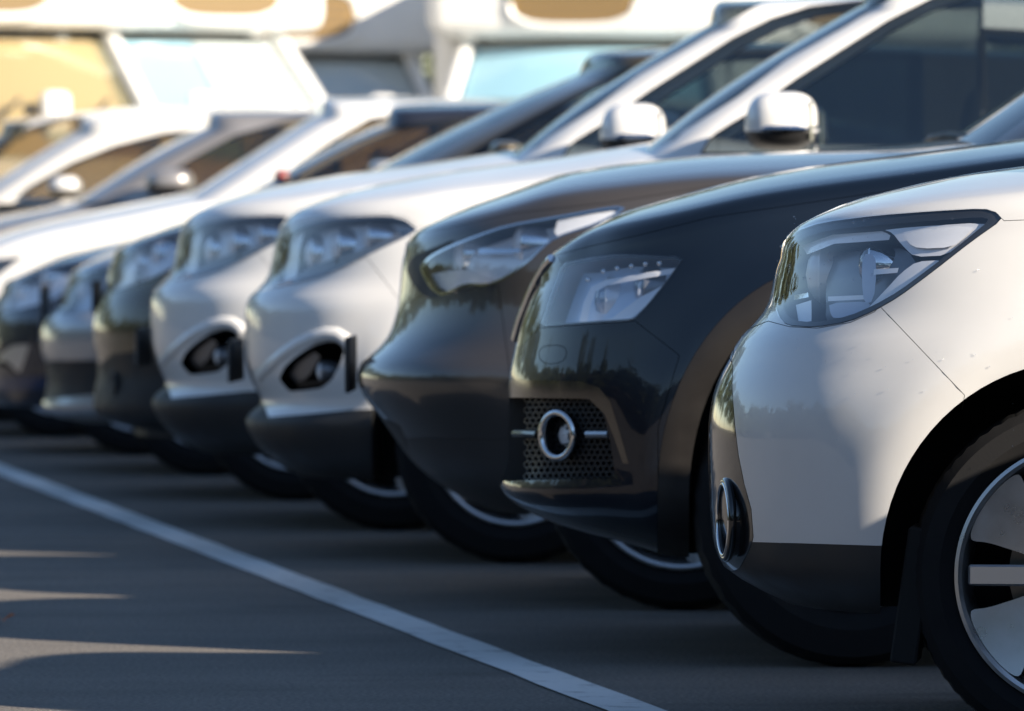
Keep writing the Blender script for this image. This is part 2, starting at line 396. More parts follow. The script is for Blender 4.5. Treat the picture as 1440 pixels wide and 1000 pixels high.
# ------------------------------------------------------------------ the car builder
DEPTH = -0.30
class Car:
    def __init__(s, name, label, cat, nose, Y, Wd, L, yaw=0.0, group='cars parked side by side along the painted line', contact=None):
        s.Wd, s.L, s.yaw, s.Y = Wd, L, yaw, Y
        X0 = on_y(nose[0], nose[1], Y + 0.35).x
        s.root = thing(name, label, cat, (X0, Y + Wd / 2, 0), yaw, group)
        s.M = Matrix.Translation((X0, Y + Wd / 2, 0)) @ Matrix.Rotation(yaw, 4, 'Z'); s.Mi = s.M.inverted()
        s.co = s.Mi @ CAM
        if contact: s.xw = s.pl(contact[0], contact[1], -Wd / 2 + 0.012).x
    def dirl(s, px, py): return (s.Mi.to_3x3() @ ray(px, py))
    def pl(s, px, py, y):
        d = s.dirl(px, py); return s.co + d * ((y - s.co.y) / d.y)
    # ---- lower body
    def body(s, sil, hood, zb, Lc=0.75, nc=3.0, crown=0.07, r=0.05, inset=None, mod=None, belt_end=None, tail=None, nf=26, sig=(0.011, 0.05), nv=30, paint=None, hood_extra=()):
        h = s.Wd / 2
        ins = inset or [(0.15, 0.05), (0.35, 0.015), (0.6, 0.0), (0.8, 0.012), (1.0, 0.05), (1.3, 0.12)]
        s.inset = curve1(ins, 0.06)
        pts = []
        for (px, py) in sil:
            p = s.pl(px, py, -h + 0.35); d = s.dirl(px, py); ta = d.x / d.y
            off = min(Lc * (1 - math.cos(a) ** (2 / nc)) - (sd * (h - s.inset(p.z)) * (math.sin(a) ** (2 / nc)) + h - 0.35) * ta for a in np.linspace(0.0, 1.5707, 60) for sd in (-1, 1))
            pts.append((p.z, p.x - off))
        s.N = curve1(pts, sig[0])
        hp = [(lambda p: (p.x, p.z))(s.pl(px, py, 0.0)) for (px, py) in hood] + list(hood_extra)
        s.Hc = curve1(hp, sig[1])
        L = s.L; tl = tail or [(0.2, L - 0.05), (0.5, L), (0.75, L - 0.02), (1.0, L - 0.08), (1.3, L - 0.2)]
        s.Rr = curve1(tl, 0.05); s.crown = crown
        def H(x, y): return s.Hc(x) - crown * (abs(y) / h) ** 2.4
        s.H = H
        xs = [0, .02, .04, .06, .08, .1, .12, .14, .16, .18, .2, .22, .24, .27, .3, .34, .4, .46, .53, .6, .67, .74, .8, .86, .92, 1]
        s.half = layered(s.N, s.Rr, zb, H, h, s.inset, Lc, nc, 0.5, 3.0, nf, xs, nv, r, (0.12, 0.3, 0.5, 0.7, 0.86, 1.0), mod)
        s.half.materials.append(paint); s.paint = paint
        s.src = s.half.copy(); s.nb, s.nn = s.normals_of(s.half)
        return s
    def normals_of(s, half):
        bm = bmesh.new(); bm.from_mesh(half); mirror_bm(bm); bmesh.ops.recalc_face_normals(bm, faces=bm.faces[:]); bm.normal_update()
        bmesh.ops.triangulate(bm, faces=bm.faces[:]); bm.verts.ensure_lookup_table(); bm.faces.ensure_lookup_table()
        t = BVHTree.FromBMesh(bm); nn = ([v.co.copy() for v in bm.verts], [v.normal.copy() for v in bm.verts], [[v.index for v in f.verts] for f in bm.faces]); bm.free()
        return t, nn
    def nrm_at(s, p, tree=None):
        t, (co, no, fa) = tree or (s.nb, s.nn); loc, n, i, d = t.find_nearest(p)
        f = fa[i]; a, b, c = co[f[0]], co[f[1]], co[f[2]]
        from mathutils.geometry import barycentric_transform
        try: v = barycentric_transform(loc, a, b, c, no[f[0]], no[f[1]], no[f[2]]); return v.normalized(), d
        except Exception: return n, d
    def prism(s, poly, y0, y1, m=None):
        bm = bmesh.new(); A = [bm.verts.new(s.pl(x, y, y0)) for x, y in poly]; B = [bm.verts.new(s.pl(x, y, y1)) for x, y in poly]; n = len(poly)
        bm.faces.new(A); bm.faces.new(B[::-1])
        for i in range(n): bm.faces.new((A[i], B[i], B[(i + 1) % n], A[(i + 1) % n]))
        bmesh.ops.recalc_face_normals(bm, faces=bm.faces[:]); me = bpy.data.meshes.new('c'); bm.to_mesh(me); bm.free()
        me.materials.append(m or TMP); return me
    def poly_local(s, pts, y0, y1, m=None):
        """cutter from local (x, z) points"""
        bm = bmesh.new(); A = [bm.verts.new((x, y0, z)) for x, z in pts]; B = [bm.verts.new((x, y1, z)) for x, z in pts]; n = len(pts)
        bm.faces.new(A); bm.faces.new(B[::-1])
        for i in range(n): bm.faces.new((A[i], B[i], B[(i + 1) % n], A[(i + 1) % n]))
        bmesh.ops.recalc_face_normals(bm, faces=bm.faces[:]); me = bpy.data.meshes.new('c'); bm.to_mesh(me); bm.free()
        me.materials.append(m or TMP); return me
    def cut(s, cutter): s.half = boolean(s.half, cutter, 'DIFFERENCE')
    def pocket(s, poly, depth_y, m): s.cut(s.prism(poly, -s.Wd / 2 - 0.3, DEPTH, m))
    def finish(s, me, name, mats=None, parent=None, sym=True, offset=0.0, tree=None, both=True, ang=40):
        """trim, mirror and smooth a cut half; sym: one welded mesh, else a near and a far part"""
        me = drop_mat(me, 'cut_face')
        if len(me.polygons) == 0: return None
        bm = bmesh.new(); bm.from_mesh(me)
        fs = [f for f in bm.faces if all(abs(v.co.y) < 2e-4 for v in f.verts)]
        if fs: bmesh.ops.delete(bm, geom=fs, context='FACES')
        if offset:
            for v in bm.verts: v.co += s.nrm_at(v.co, tree)[0] * offset
        if sym: mirror_bm(bm)
        loose = [v for v in bm.verts if not v.link_faces]
        if loose: bmesh.ops.delete(bm, geom=loose, context='VERTS')
        bm.to_mesh(me); bm.free()
        out = []
        for k in range(1 if sym or not both else 2):
            m2 = me if k == 0 else me.copy()
            if k == 1:
                bm = bmesh.new(); bm.from_mesh(m2)
                for v in bm.verts: v.co.y = -v.co.y
                bmesh.ops.reverse_faces(bm, faces=bm.faces[:]); bm.to_mesh(m2); bm.free()
            m2.shade_smooth(); m2.set_sharp_from_angle(angle=math.radians(ang))
            # carry the smooth normals of the uncut shell over to the cut pieces
            cn = [n.vector.copy() for n in m2.corner_normals]; vs = m2.vertices; cache = {}; ls = m2.loops
            for p in m2.polygons:
                pn = p.normal
                for li in p.loop_indices:
                    vi = ls[li].vertex_index
                    if vi not in cache: cache[vi] = s.nrm_at(vs[vi].co, tree)
                    nv_, d = cache[vi]
                    if d < 0.03 + abs(offset) and nv_.dot(pn) > 0.80: cn[li] = nv_
            m2.normals_split_custom_set([tuple(c) for c in cn])
            out.append(link(name, m2, parent or s.root, mats))
        return out[0]
    def split(s, poly, name, m, gap=1.0, sym=True, y1=0.05, parent=None, offset=0.0, cutter=None):
        sym = sym and y1 > 0
        c = cutter or s.prism(poly, -s.Wd / 2 - 0.3, y1); part = boolean(s.half, c, 'INTERSECT')
        s.half = boolean(s.half, s.prism(grow(poly, gap), -s.Wd / 2 - 0.3, y1) if not cutter else c, 'DIFFERENCE')
        mats = [m if (q and q.name == s.paint.name) else q for q in part.materials]
        o = s.finish(part, name, None, parent, sym, offset)
        if o:
            for i, q in enumerate(o.data.materials):
                if q and q.name == s.paint.name: o.data.materials[i] = m
        return o
    def patch(s, poly, name, m, offset=0.0, parent=None, src=None, y1=None, hole=None, tree=None, both=True):
        """a piece of the shell's own surface bounded by a traced outline, moved in or out along its normals"""
        y1 = DEPTH if y1 is None else y1; me = boolean(src or s.src, s.prism(poly, -s.Wd / 2 - 0.3, y1), 'INTERSECT')
        me = drop_mat(me, 'cut_face') if not hole else me
        if hole: me = boolean(me, s.prism(hole, -s.Wd / 2 - 0.4, y1 + 0.1), 'DIFFERENCE')
        return s.finish(me, name, m, parent, False, offset, tree, both)
    def hit(s, px, py, tree=None):
        d = s.dirl(px, py); loc, n, i, dist = (tree or s.nb).ray_cast(s.co, d, 100)
        if loc is None: loc = s.pl(px, py, -s.Wd / 2); n = Vector((0, -1, 0)); return loc, n
        return loc, s.nrm_at(loc)[0]
    def arch(s, poly, depth=0.42):
        h = s.Wd / 2; s.cut(s.prism(poly, -h - 0.3, -h + depth, LINER))
    def arch_at(s, x, R, zc, depth=0.42, n=28):
        h = s.Wd / 2; pts = [(x + R * math.cos(math.pi * i / n), zc + R * math.sin(math.pi * i / n)) for i in range(n + 1)]
        pts = [(x + R, 0.0)] + pts + [(x - R, 0.0)]; s.cut(s.poly_local(pts, -h - 0.3, -h + depth, LINER))
    def both(s, name, me, m, parent=None):
        o = link(name, me, parent or s.root, m)
        m2 = me.copy(); bm = bmesh.new(); bm.from_mesh(m2)
        for v in bm.verts: v.co.y = -v.co.y
        bmesh.ops.reverse_faces(bm, faces=bm.faces[:]); bm.to_mesh(m2); bm.free(); m2.shade_smooth(); m2.set_sharp_from_angle(angle=math.radians(35))
        link(name, m2, parent or s.root, m); return o
    def wheels(s, xf, xr, R, rim, width, style, steer=0.0, inset=0.012, seg=72):
        h = s.Wd / 2 - inset - width / 2
        for x in (xf, xr):
            w = make_wheel(s.root, (x, -h, R), R, rim, width, style, steer if x == xf else 0.0, seg)
            c = copy_tree(w, s.root); c.location = (x, h, R); c.rotation_euler = (0, 0, math.pi + (steer if x == xf else 0.0))
    # ---- greenhouse
    def cabin(s, ws, roof, zb, rear, glass_line, windows, Lc=0.28, nc=3.0, tumble=0.2, base_in=0.07, crown=0.06, r=0.07, mats=(None,), seal=3.0, side=None):
        """ws: windscreen silhouette; roof: roof line (x, z) local; glass_line: polygon on the photo that is windscreen; windows: list of outlines"""
        h = s.Wd / 2; zr = max(z for x, z in roof)
        ins = curve1([(zb, base_in), (zb + 0.12, base_in + 0.02), (zr, base_in + tumble)], 0.05)
        pts = []
        for (px, py) in ws:
            p = s.pl(px, py, -h + 0.35); d = s.dirl(px, py); ta = d.x / d.y
            off = min(Lc * (1 - math.cos(a) ** (2 / nc)) - (sd * (h - ins(p.z)) * (math.sin(a) ** (2 / nc)) + h - 0.35) * ta for a in np.linspace(0.0, 1.5707, 60) for sd in (-1, 1))
            pts.append((p.z, p.x - off))
        z0, x0 = pts[0]; z1, x1 = pts[1]
        pts = [(zb - 0.02, x0 - (x1 - x0) / (z1 - z0) * (z0 - zb + 0.02))] + pts if z0 > zb else pts
        N = curve1(pts, 0.02); Rr = curve1(rear, 0.03); Hc = curve1(roof, 0.08)
        def H(x, y): return Hc(x) - crown * (abs(y) / (h - 0.1)) ** 2.2
        qs = [i / 24 for i in range(25)]
        g = layered(N, Rr, zb, H, h, ins, Lc, nc, 0.35, 2.6, 18, qs, 20, r, (0.2, 0.5, 0.8, 1.0), None, 0.6)
        g.materials.append(mats[0]); tree = s.normals_of(g); src = g.copy(); s.gsrc, s.gtree = src, tree
        def out(me, name, m, sym, off=0.0): return s.finish(me, name, m, None, sym, off, tree)
        if glass_line:
            c = s.prism(glass_line, -h - 0.3, 0.05); w = boolean(src, c, 'INTERSECT'); out(w, 'windscreen', WSGL, True)
            g = boolean(g, c, 'DIFFERENCE')
        for wi in windows:
            if isinstance(wi, dict): c_o = s.poly_local(wi['xz'], -h - 0.3, -0.25); c_i = s.poly_local(wi['in'], -h - 0.3, -0.25)
            else: c_o = s.prism(wi, -h - 0.3, -0.25); c_i = s.prism(grow(wi, -seal), -h - 0.4, -0.2)
            fr = boolean(src, c_o, 'INTERSECT'); fr = boolean(fr, c_i, 'DIFFERENCE'); out(fr, 'window_seal', SEAL, False)
            gl = boolean(src, c_i, 'INTERSECT'); out(gl, 'side_window', side or SIDEGL, False, -0.003)
            g = boolean(g, c_o, 'DIFFERENCE')
        out(g, 'roof_shell', mats[0], True)
        s.zb = zb
    def seats(s, x, z=0.62, light=False):
        CABIN = GLARESEAT if light else MATS['cabin_fabric']
        bm = bmesh.new()
        o = []
        for y in (-0.38, 0.38):
            bm = bmesh.new(); bx(bm, (x + 0.22, y, z - 0.12), (0.52, 0.50, 0.16), 0.05, 3)
            bx(bm, (x + 0.52, y, z + 0.20), (0.14, 0.48, 0.62), 0.05, 3, Matrix.Rotation(math.radians(16), 3, 'Y'))
            bx(bm, (x + 0.63, y, z + 0.60), (0.10, 0.27, 0.18), 0.04, 3, Matrix.Rotation(math.radians(10), 3, 'Y'))
            link('seat', from_bm(bm), s.root, CABIN)
        bm = bmesh.new(); bx(bm, (x - 0.45, 0, z + 0.18), (0.55, s.Wd - 0.34, 0.22), 0.06, 3); link('dashboard', from_bm(bm), s.root, CABIN)
        bm = bmesh.new(); rot = Matrix.Rotation(math.radians(-25), 3, 'Y')
        tube(bm, [Vector((x - 0.12, -0.38, z + 0.27)) + rot @ Vector((0, 0.18 * math.cos(a), 0.18 * math.sin(a))) for a in np.linspace(0, 2 * math.pi, 24, endpoint=False)], 0.015, 6, True)
        bx(bm, Vector((x - 0.12, -0.38, z + 0.25)), (0.03, 0.30, 0.05), 0.01, 1, rot); link('steering_wheel', from_bm(bm), s.root, CABIN)
        bm = bmesh.new(); bx(bm, (x + 0.9, 0, 0.40), (2.4, s.Wd - 0.25, 0.1)); link('cabin_floor', from_bm(bm), s.root, CABIN)
        bm = bmesh.new(); bx(bm, (x + 1.45, 0, z + 0.12), (0.16, s.Wd - 0.35, 0.75), 0.06, 3, Matrix.Rotation(math.radians(16), 3, 'Y')); link('rear_bench', from_bm(bm), s.root, CABIN)
    def mirror(s, box, m, low=None, y=-0.12, chrome=True, arm=True, far_m=None):
        """box: (x0, y0, x1, y1) pixels of the mirror head on the near side"""
        h = s.Wd / 2; x0, y0, x1, y1 = box; a = s.pl(x0, y0, -h + y); b = s.pl(x1, y1, -h + y)
        c = (a + b) / 2; sx, sz = abs(b.x - a.x) / 2, abs(a.z - b.z) / 2; sy = 0.125
        for side in (-1, 1):
            mr = bpy.data.objects.new('door_mirror', None); COL.objects.link(mr); mr.parent = s.root; mr.location = (c.x, c.y if side < 0 else -c.y, c.z); mr.empty_display_size = 0.05
            for part in ('cap', 'base'):
                bm = bmesh.new(); n1, n2 = 28, 16; rows = []
                for i in range(n1):
                    u = 2 * math.pi * i / n1; row = []
                    for j in range(n2 + 1):
                        v = -math.pi / 2 + math.pi * j / n2
                        if part == 'cap' and v < -0.22: v = -0.22
                        if part == 'base' and v > -0.20: v = -0.20
                        cz = abs(math.sin(v)) ** 0.75 * (1 if v > 0 else -1); cr = abs(math.cos(v)) ** 0.6
                        cu, su = math.cos(u), math.sin(u)
                        px = sx * cr * abs(cu) ** 0.75 * (1 if cu > 0 else -1); py = sy * cr * abs(su) ** 0.8 * (1 if su > 0 else -1)
                        px += sx * 0.28 * (0.5 - 0.5 * cz) * (0 if cu > 0 else -1) * abs(cu) * 0.6
                        row.append(bm.verts.new((px, py, sz * (cz if part == 'cap' else cz * 0.92))))
                    rows.append(row)
                for i in range(n1):
                    A, B = rows[i], rows[(i + 1) % n1]
                    for j in range(n2):
                        try: bm.faces.new((A[j], A[j + 1], B[j + 1], B[j]))
                        except ValueError: pass
                bmesh.ops.remove_doubles(bm, verts=bm.verts[:], dist=1e-4)
                link('mirror_' + part, from_bm(bm), mr, (m if side < 0 or not far_m else far_m) if part == 'cap' else PLAST)
            if chrome:
                bm = bmesh.new(); tube(bm, [(sx * 0.99 * math.cos(t), -side * 0 + sy * 1.0 * math.sin(t) * (1 if side < 0 else -1), -sz * 0.24) for t in np.linspace(-2.6, 0.2, 16)], sz * 0.13, 6)
                link('indicator_strip', from_bm(bm), mr, CHROME)
            bm = bmesh.new(); bx(bm, (sx * 0.80, 0, 0), (0.012, sy * 1.6, sz * 1.35), 0.004, 1); link('mirror_glass', from_bm(bm), mr, CHROME)
            if arm:
                bm = bmesh.new(); yy = 0.15 if side < 0 else -0.15; bx(bm, (0, yy * 0.75, -sz * 0.75), (sx * 0.9, 0.16, sz * 0.35), 0.01, 2); link('mirror_arm', from_bm(bm), mr, PLAST)
    def lamp_ring(s, px, py, R, m=CHROME, tube_r=None, depth=0.06, lens=True, nmix=0.5, name='fog_lamp', at=None):
        loc, n = at or s.hit(px, py); n = (n * (1 - nmix) + Vector((-1, 0, 0)) * nmix).normalized(); n.z = 0; n.normalize()
        for side in (-1, 1):
            rm = frame_to(-n) ; 
            fl = bpy.data.objects.new(name, None); COL.objects.link(fl); fl.parent = s.root; fl.empty_display_size = 0.05
            fl.location = loc if side < 0 else Vector((loc.x, -loc.y, loc.z))
            r_ = rm if side < 0 else Matrix.Diagonal((1, -1, 1)) @ rm @ Matrix.Diagonal((1, 1, 1))
            t = tube_r or R * 0.14
            bm = bmesh.new(); lathe(bm, [(R - t * 2 + t * (1 + math.cos(a)), t * math.sin(a)) for a in np.linspace(0, 2 * math.pi, 10, endpoint=False)], 40, r_.to_4x4(), True)
            link('lamp_ring', from_bm(bm, ang=60), fl, m)
            bm = bmesh.new(); lathe(bm, [(R - t * 1.2, 0), (R - t * 1.6, depth), (0.001, depth * 1.1)], 32, r_.to_4x4()); link('lamp_bowl', from_bm(bm), fl, GLOSSB)
            bm = bmesh.new(); lathe(bm, [(R * 0.45, depth * 0.5), (R * 0.4, depth * 0.95)], 24, r_.to_4x4()); lathe(bm, [(0.001, depth * 0.35), (R * 0.3, depth * 0.4), (R * 0.45, depth * 0.5)], 24, r_.to_4x4())
            link('lamp_lens', from_bm(bm), fl, DRL if lens else GLOSSB)
    def plate(s, z, w=0.44, hgt=0.115, dx=0.02):
        w = 0.42
        x = s.N(z) - dx
        pl_ = link('number_plate', box_mesh((x, 0, z), (0.012, w, hgt), 0.003, 1), s.root, PLAST)
        bm = bmesh.new(); bx(bm, (x - 0.0065, 0, z), (0.003, w - 0.02, hgt - 0.02)); link('plate_face', from_bm(bm), pl_, PLATE)
    def drum(s, px, py, r, y, length=0.10, m=CHROME, lens=PROJ, parent=None, name='projector'):
        """a lamp barrel looking forward (-X) inside the headlight"""
        l, n = s.hit(px, py); n2 = Vector((n.x, n.y, 0)).normalized(); d = s.dirl(px, py)
        k = (r * 1.05 + 0.012) / max(0.35, -(d.dot(n))); c = l + d * min(k, 0.30)
        for side in (-1, 1):
            fl = bpy.data.objects.new(name, None); COL.objects.link(fl); fl.parent = s.root; fl.location = (c.x, c.y * (1 if side < 0 else -1), c.z); fl.empty_display_size = 0.05
            M = Matrix.Rotation(math.radians(90), 4, 'Z')
            bm = bmesh.new(); lathe(bm, [(r * 0.92, -0.0), (r, 0.004), (r, length * 0.35), (r * 0.8, length), (r * 0.5, length * 1.3)][::1], 28, Matrix.Rotation(math.radians(-90), 4, 'Z'))
            link('reflector', from_bm(bm), fl, m)
            bm = bmesh.new(); lathe(bm, [(0.001, -r * 0.45), (r * 0.5, -r * 0.36), (r * 0.8, -r * 0.16), (r * 0.92, 0.0)], 28, Matrix.Rotation(math.radians(-90), 4, 'Z')); link('projector_lens', from_bm(bm), fl, lens)
    def rod(s, pts, r, m, name, off=0.0, seg=8, sym=True, tree=None):
        bm = bmesh.new(); P = []
        for (px, py) in pts:
            l, n = s.hit(px, py, tree); P.append(l + n * off)
        tube(bm, P, r, seg); me = from_bm(bm)
        return s.both(name, me, m) if sym else link(name, me, s.root, m)

YS = [14.16, 16.965, 19.42, 22.08, 24.43, 26.98, 29.60, 32.08, 34.67, 37.2, 39.8, 42.35]
GRP = 'cars parked side by side along the painted line'

# ------------------------------------------------------------------ ground
def asphalt():
    m = bpy.data.materials.new('asphalt'); m.use_nodes = True; nt = m.node_tree; b = nt.nodes['Principled BSDF']
    N = nt.nodes.new; Lk = nt.links.new
    tc = N('ShaderNodeTexCoord')
    def noise(scale, det=4, sc=(1, 1, 1)):
        mp = N('ShaderNodeMapping'); mp.inputs['Scale'].default_value = sc; Lk(tc.outputs['Object'], mp.inputs[0])
        n = N('ShaderNodeTexNoise'); n.inputs['Scale'].default_value = scale; n.inputs['Detail'].default_value = det; Lk(mp.outputs[0], n.inputs['Vector']); return n
    big = noise(0.55, 5); mid = noise(2.2, 7, (0.8, 1.3, 1)); fine = noise(95, 5); 
    vor = N('ShaderNodeTexVoronoi'); vor.inputs['Scale'].default_value = 150; Lk(tc.outputs['Object'], vor.inputs['Vector'])
    r1 = N('ShaderNodeValToRGB'); r1.color_ramp.elements[0].position = 0.3; r1.color_ramp.elements[1].position = 0.72
    r1.color_ramp.elements[0].color = (0.098, 0.088, 0.078, 1); r1.color_ramp.elements[1].color = (0.188, 0.169, 0.149, 1)
    mx = N('ShaderNodeMix'); mx.data_type = 'FLOAT'; mx.inputs[0].default_value = 0.5; Lk(big.outputs[0], mx.inputs[2]); Lk(mid.outputs[0], mx.inputs[3]); Lk(mx.outputs[0], r1.inputs[0])
    sp = N('ShaderNodeMapRange'); sp.inputs[1].default_value = 0.25; sp.inputs[2].default_value = 0.8; sp.inputs[3].default_value = 0.35; sp.inputs[4].default_value = 1.9; Lk(fine.outputs[0], sp.inputs[0])
    vm = N('ShaderNodeVectorMath'); vm.operation = 'SCALE'; Lk(r1.outputs[0], vm.inputs[0]); Lk(sp.outputs[0], vm.inputs['Scale'])
    # dark drip stains with a shape of their own
    st = noise(1.3, 7, (0.5, 1.3, 1)); sr = N('ShaderNodeMapRange'); sr.inputs[1].default_value = 0.60; sr.inputs[2].default_value = 0.74; sr.inputs[3].default_value = 1.0; sr.inputs[4].default_value = 0.5; Lk(st.outputs[0], sr.inputs[0])
    vm2 = N('ShaderNodeVectorMath'); vm2.operation = 'SCALE'; Lk(vm.outputs[0], vm2.inputs[0]); Lk(sr.outputs[0], vm2.inputs['Scale'])
    Lk(vm2.outputs[0], b.inputs['Base Color']); b.inputs['Roughness'].default_value = 0.82
    bp = N('ShaderNodeBump'); bp.inputs['Strength'].default_value = 0.6; bp.inputs['Distance'].default_value = 0.004; Lk(vor.outputs['Distance'], bp.inputs['Height']); Lk(bp.outputs[0], b.inputs['Normal'])
    return m
def line_paint():
    m = bpy.data.materials.new('road_paint'); m.use_nodes = True; nt = m.node_tree; b = nt.nodes['Principled BSDF']; N = nt.nodes.new; Lk = nt.links.new
    tc = N('ShaderNodeTexCoord'); n = N('ShaderNodeTexNoise'); n.inputs['Scale'].default_value = 9; n.inputs['Detail'].default_value = 9; n.inputs['Roughness'].default_value = 0.7; Lk(tc.outputs['Object'], n.inputs['Vector'])
    r = N('ShaderNodeValToRGB'); r.color_ramp.elements[0].position = 0.28; r.color_ramp.elements[0].color = (0.22, 0.21, 0.20, 1); r.color_ramp.elements[1].position = 0.46; r.color_ramp.elements[1].color = (0.74, 0.74, 0.72, 1)
    Lk(n.outputs[0], r.inputs[0]); Lk(r.outputs[0], b.inputs['Base Color']); b.inputs['Roughness'].default_value = 0.75
    return m
bm = bmesh.new()
for v in [(-600, -300, 0), (700, -300, 0), (700, 1500, 0), (-600, 1500, 0)]: bm.verts.new(v)
bm.faces.new(bm.verts[:]); tag(link('ground', from_bm(bm, False), None, asphalt()), kind='structure')
bm = bmesh.new(); n = 160; rows = []
rng = random.Random(3)
for i in range(n + 1):
    y = -6 + 66 * i / n; rows.append((bm.verts.new((2.60 + rng.uniform(-.004, .004), y, 0.004)), bm.verts.new((2.722 + rng.uniform(-.004, .004), y, 0.004))))
for A, B in zip(rows[:-1], rows[1:]): bm.faces.new((A[0], A[1], B[1], B[0]))
tag(link('painted_line', from_bm(bm, False), None, line_paint()), kind='structure')

def std_tail(L): return [(0.15, L - 0.06), (0.45, L), (0.75, L - 0.02), (1.0, L - 0.06), (1.3, L - 0.16)]
def flare(cx, cz, R, amt, width=0.07):
    def mod(x, y, z):
        d = math.hypot(x - cx, z - cz)
        if z > 0.2 and d > R * 0.8: y -= amt * math.exp(-((d - R) / width) ** 2) * min(1, abs(y) / 0.6)
        return y
    return mod

# ------------------------------------------------------------------ 0: white crossover, nearest
def build_soul():
    c = Car('parked_car', 'sharp white crossover nearest the camera, clear water-spotted headlight and five-spoke front wheel', 'car', (996, 640), YS[0], 1.80, 4.14, yaw=math.radians(-15), contact=(1530, 1062))
    xw = c.xw
    sil = [(1120, 862), (1075, 842), (1040, 822), (1014, 806), (1002, 770), (998, 720), (996, 660), (996, 600), (1002, 561), (1012, 532), (1026, 508), (1034, 487), (1046, 472), (1070, 450), (1083, 425), (1088, 394), (1095, 365), (1109, 341), (1128, 318)]
    hood = [(1128, 318), (1159, 296), (1210, 279), (1295, 259), (1350, 246), (1440, 234), (1560, 219), (1700, 205)]
    c.body(sil, hood, 0.262, Lc=0.62, nc=2.7, crown=0.075, r=0.055, paint=PEARL, mod=flare(xw, 0.40, 0.41, 0.018), tail=std_tail(4.14), hood_extra=[(1.5, 1.13), (2.5, 1.13), (4.2, 1.10)],
           inset=[(0.15, 0.06), (0.3, 0.03), (0.42, 0.012), (0.6, 0.0), (0.78, 0.006), (0.92, 0.03), (1.05, 0.06), (1.3, 0.12)])
    c.arch([(1238, 1130)] + [p for p in ell(1520, 800, 282, 293, 180, 360, 40)] + [(1802, 1130)])
    c.arch_at(xw + 2.57, 0.37, 0.37)
    head = rounded([(1089, 385), (1092, 352), (1120, 325), (1155, 313), (1233, 303), (1311, 297), (1384, 293), (1402, 299), (1410, 309), (1366, 340), (1311, 383), (1264, 418), (1229, 438), (1194, 453), (1147, 461), (1106, 458), (1094, 443), (1088, 413)], 1, 0.2)
    c.pocket(head, -0.60, POCKETD)
    low = [(880, 806), (1010, 800), (1024, 806), (1040, 800), (1052, 778), (1058, 763), (1120, 764.5), (1232, 768), (1800, 772), (2600, 775), (4200, 775), (4200, 1200), (880, 1200)]
    ins = [(880, 470), (1012, 470), (1030, 514), (1029, 545), (1033, 600), (1038, 640), (1046, 680), (1056, 716), (1059, 755), (1055, 772), (1040, 800), (1024, 806), (1010, 800), (880, 806)]
    c.split(low, 'lower_cladding', PLAST, 0.6, y1=0.05)
    c.split(ins, 'bumper_insert', GLOSSB, 0.8)
    bump = [(860, 520), (1028, 516), (1036, 470), (1080, 452), (1110, 460), (1150, 462), (1196, 454), (1230, 439), (1237, 431), (1296, 493), (1356, 556), (1330, 700), (1270, 900), (860, 900)]
    c.split(bump, 'bumper', PEARL, 0.9)
    hoodp = [(860, 120), (860, 430), (1060, 330), (1092, 352), (1120, 326), (1155, 314), (1233, 304), (1311, 298), (1384, 294), (1400, 298), (1412, 310), (1440, 309), (1560, 300), (1780, 284), (1780, 120)]
    c.split(hoodp, 'hood', PEARL, 0.9)
    c.finish(c.half, 'body')
    # headlight
    c.patch(head, 'headlight_lens', LENS, 0.003)
    inner = rounded([(1096, 392), (1100, 360), (1124, 335), (1158, 323), (1233, 315), (1311, 309), (1378, 304), (1392, 308), (1360, 334), (1308, 375), (1262, 409), (1228, 428), (1192, 443), (1146, 452), (1112, 449), (1101, 437), (1095, 413)], 1, 0.2)
    c.patch(head, 'headlight_bezel', SEAL, -0.004, hole=inner)
    c.patch(rounded([(1236, 319), (1392, 309), (1368, 328), (1328, 356), (1282, 358), (1262, 340), (1250, 325)], 1, 0.2), 'chrome_wedge', BEZEL, -0.012)
    c.patch(rounded([(1268, 324), (1372, 314), (1355, 332), (1338, 346), (1290, 348), (1274, 340)], 1, 0.25), 'turn_signal_lens', DRL, -0.006)
    c.patch(rounded([(1322, 362), (1310, 377), (1264, 411), (1230, 430), (1206, 437), (1236, 408), (1262, 380), (1284, 364)], 1, 0.2), 'lower_trim', BEZEL, -0.015)
    c.patch([(1112, 340), (1158, 322), (1230, 318), (1242, 326), (1240, 332), (1160, 338), (1120, 354)], 'light_guide', DRL, -0.022)
    c.patch(rounded([(1130, 352), (1150, 344), (1205, 336), (1250, 336), (1272, 356), (1262, 380), (1238, 404), (1206, 424), (1190, 436), (1150, 442), (1128, 436), (1124, 400)], 1, 0.2), 'lamp_bowl', POCKETD, -0.055)
    c.patch([(1103, 412), (1123, 408), (1124, 414), (1103, 418)], 'reflector_edge', CHROME, -0.02)
    c.patch([(1106, 424), (1128, 418), (1130, 444), (1112, 446)], 'corner_reflector', BEZEL, -0.02)
    c.drum(1152, 386, 0.058, 0, 0.085, WARMG, WARMG)
    c.patch([(1151, 413), (1206, 411), (1206, 416.5), (1151, 419)], 'reflector_sill', BEZEL, -0.022)
    c.patch(rounded([(1151, 421), (1208, 419), (1213, 425), (1196, 436), (1160, 440), (1154, 434)], 1, 0.2), 'reflector_tray', POCKETB, -0.024)
    c.patch(rounded([(1204, 352), (1222, 352), (1224, 380), (1220, 420), (1206, 424), (1202, 390)], 1, 0.25), 'lens_ring', POCKETB, -0.018)
    c.drum(1222, 374, 0.046, 0, 0.075, CHROME, PROJ)
    c.patch([(1223, 376), (1259, 374), (1257, 381), (1223, 384)], 'reflector_glint', BEZEL, -0.012)
    # ring in the black insert
    loc, _n = c.hit(1024, 731); loc = loc + Vector((-0.004, 0, 0))
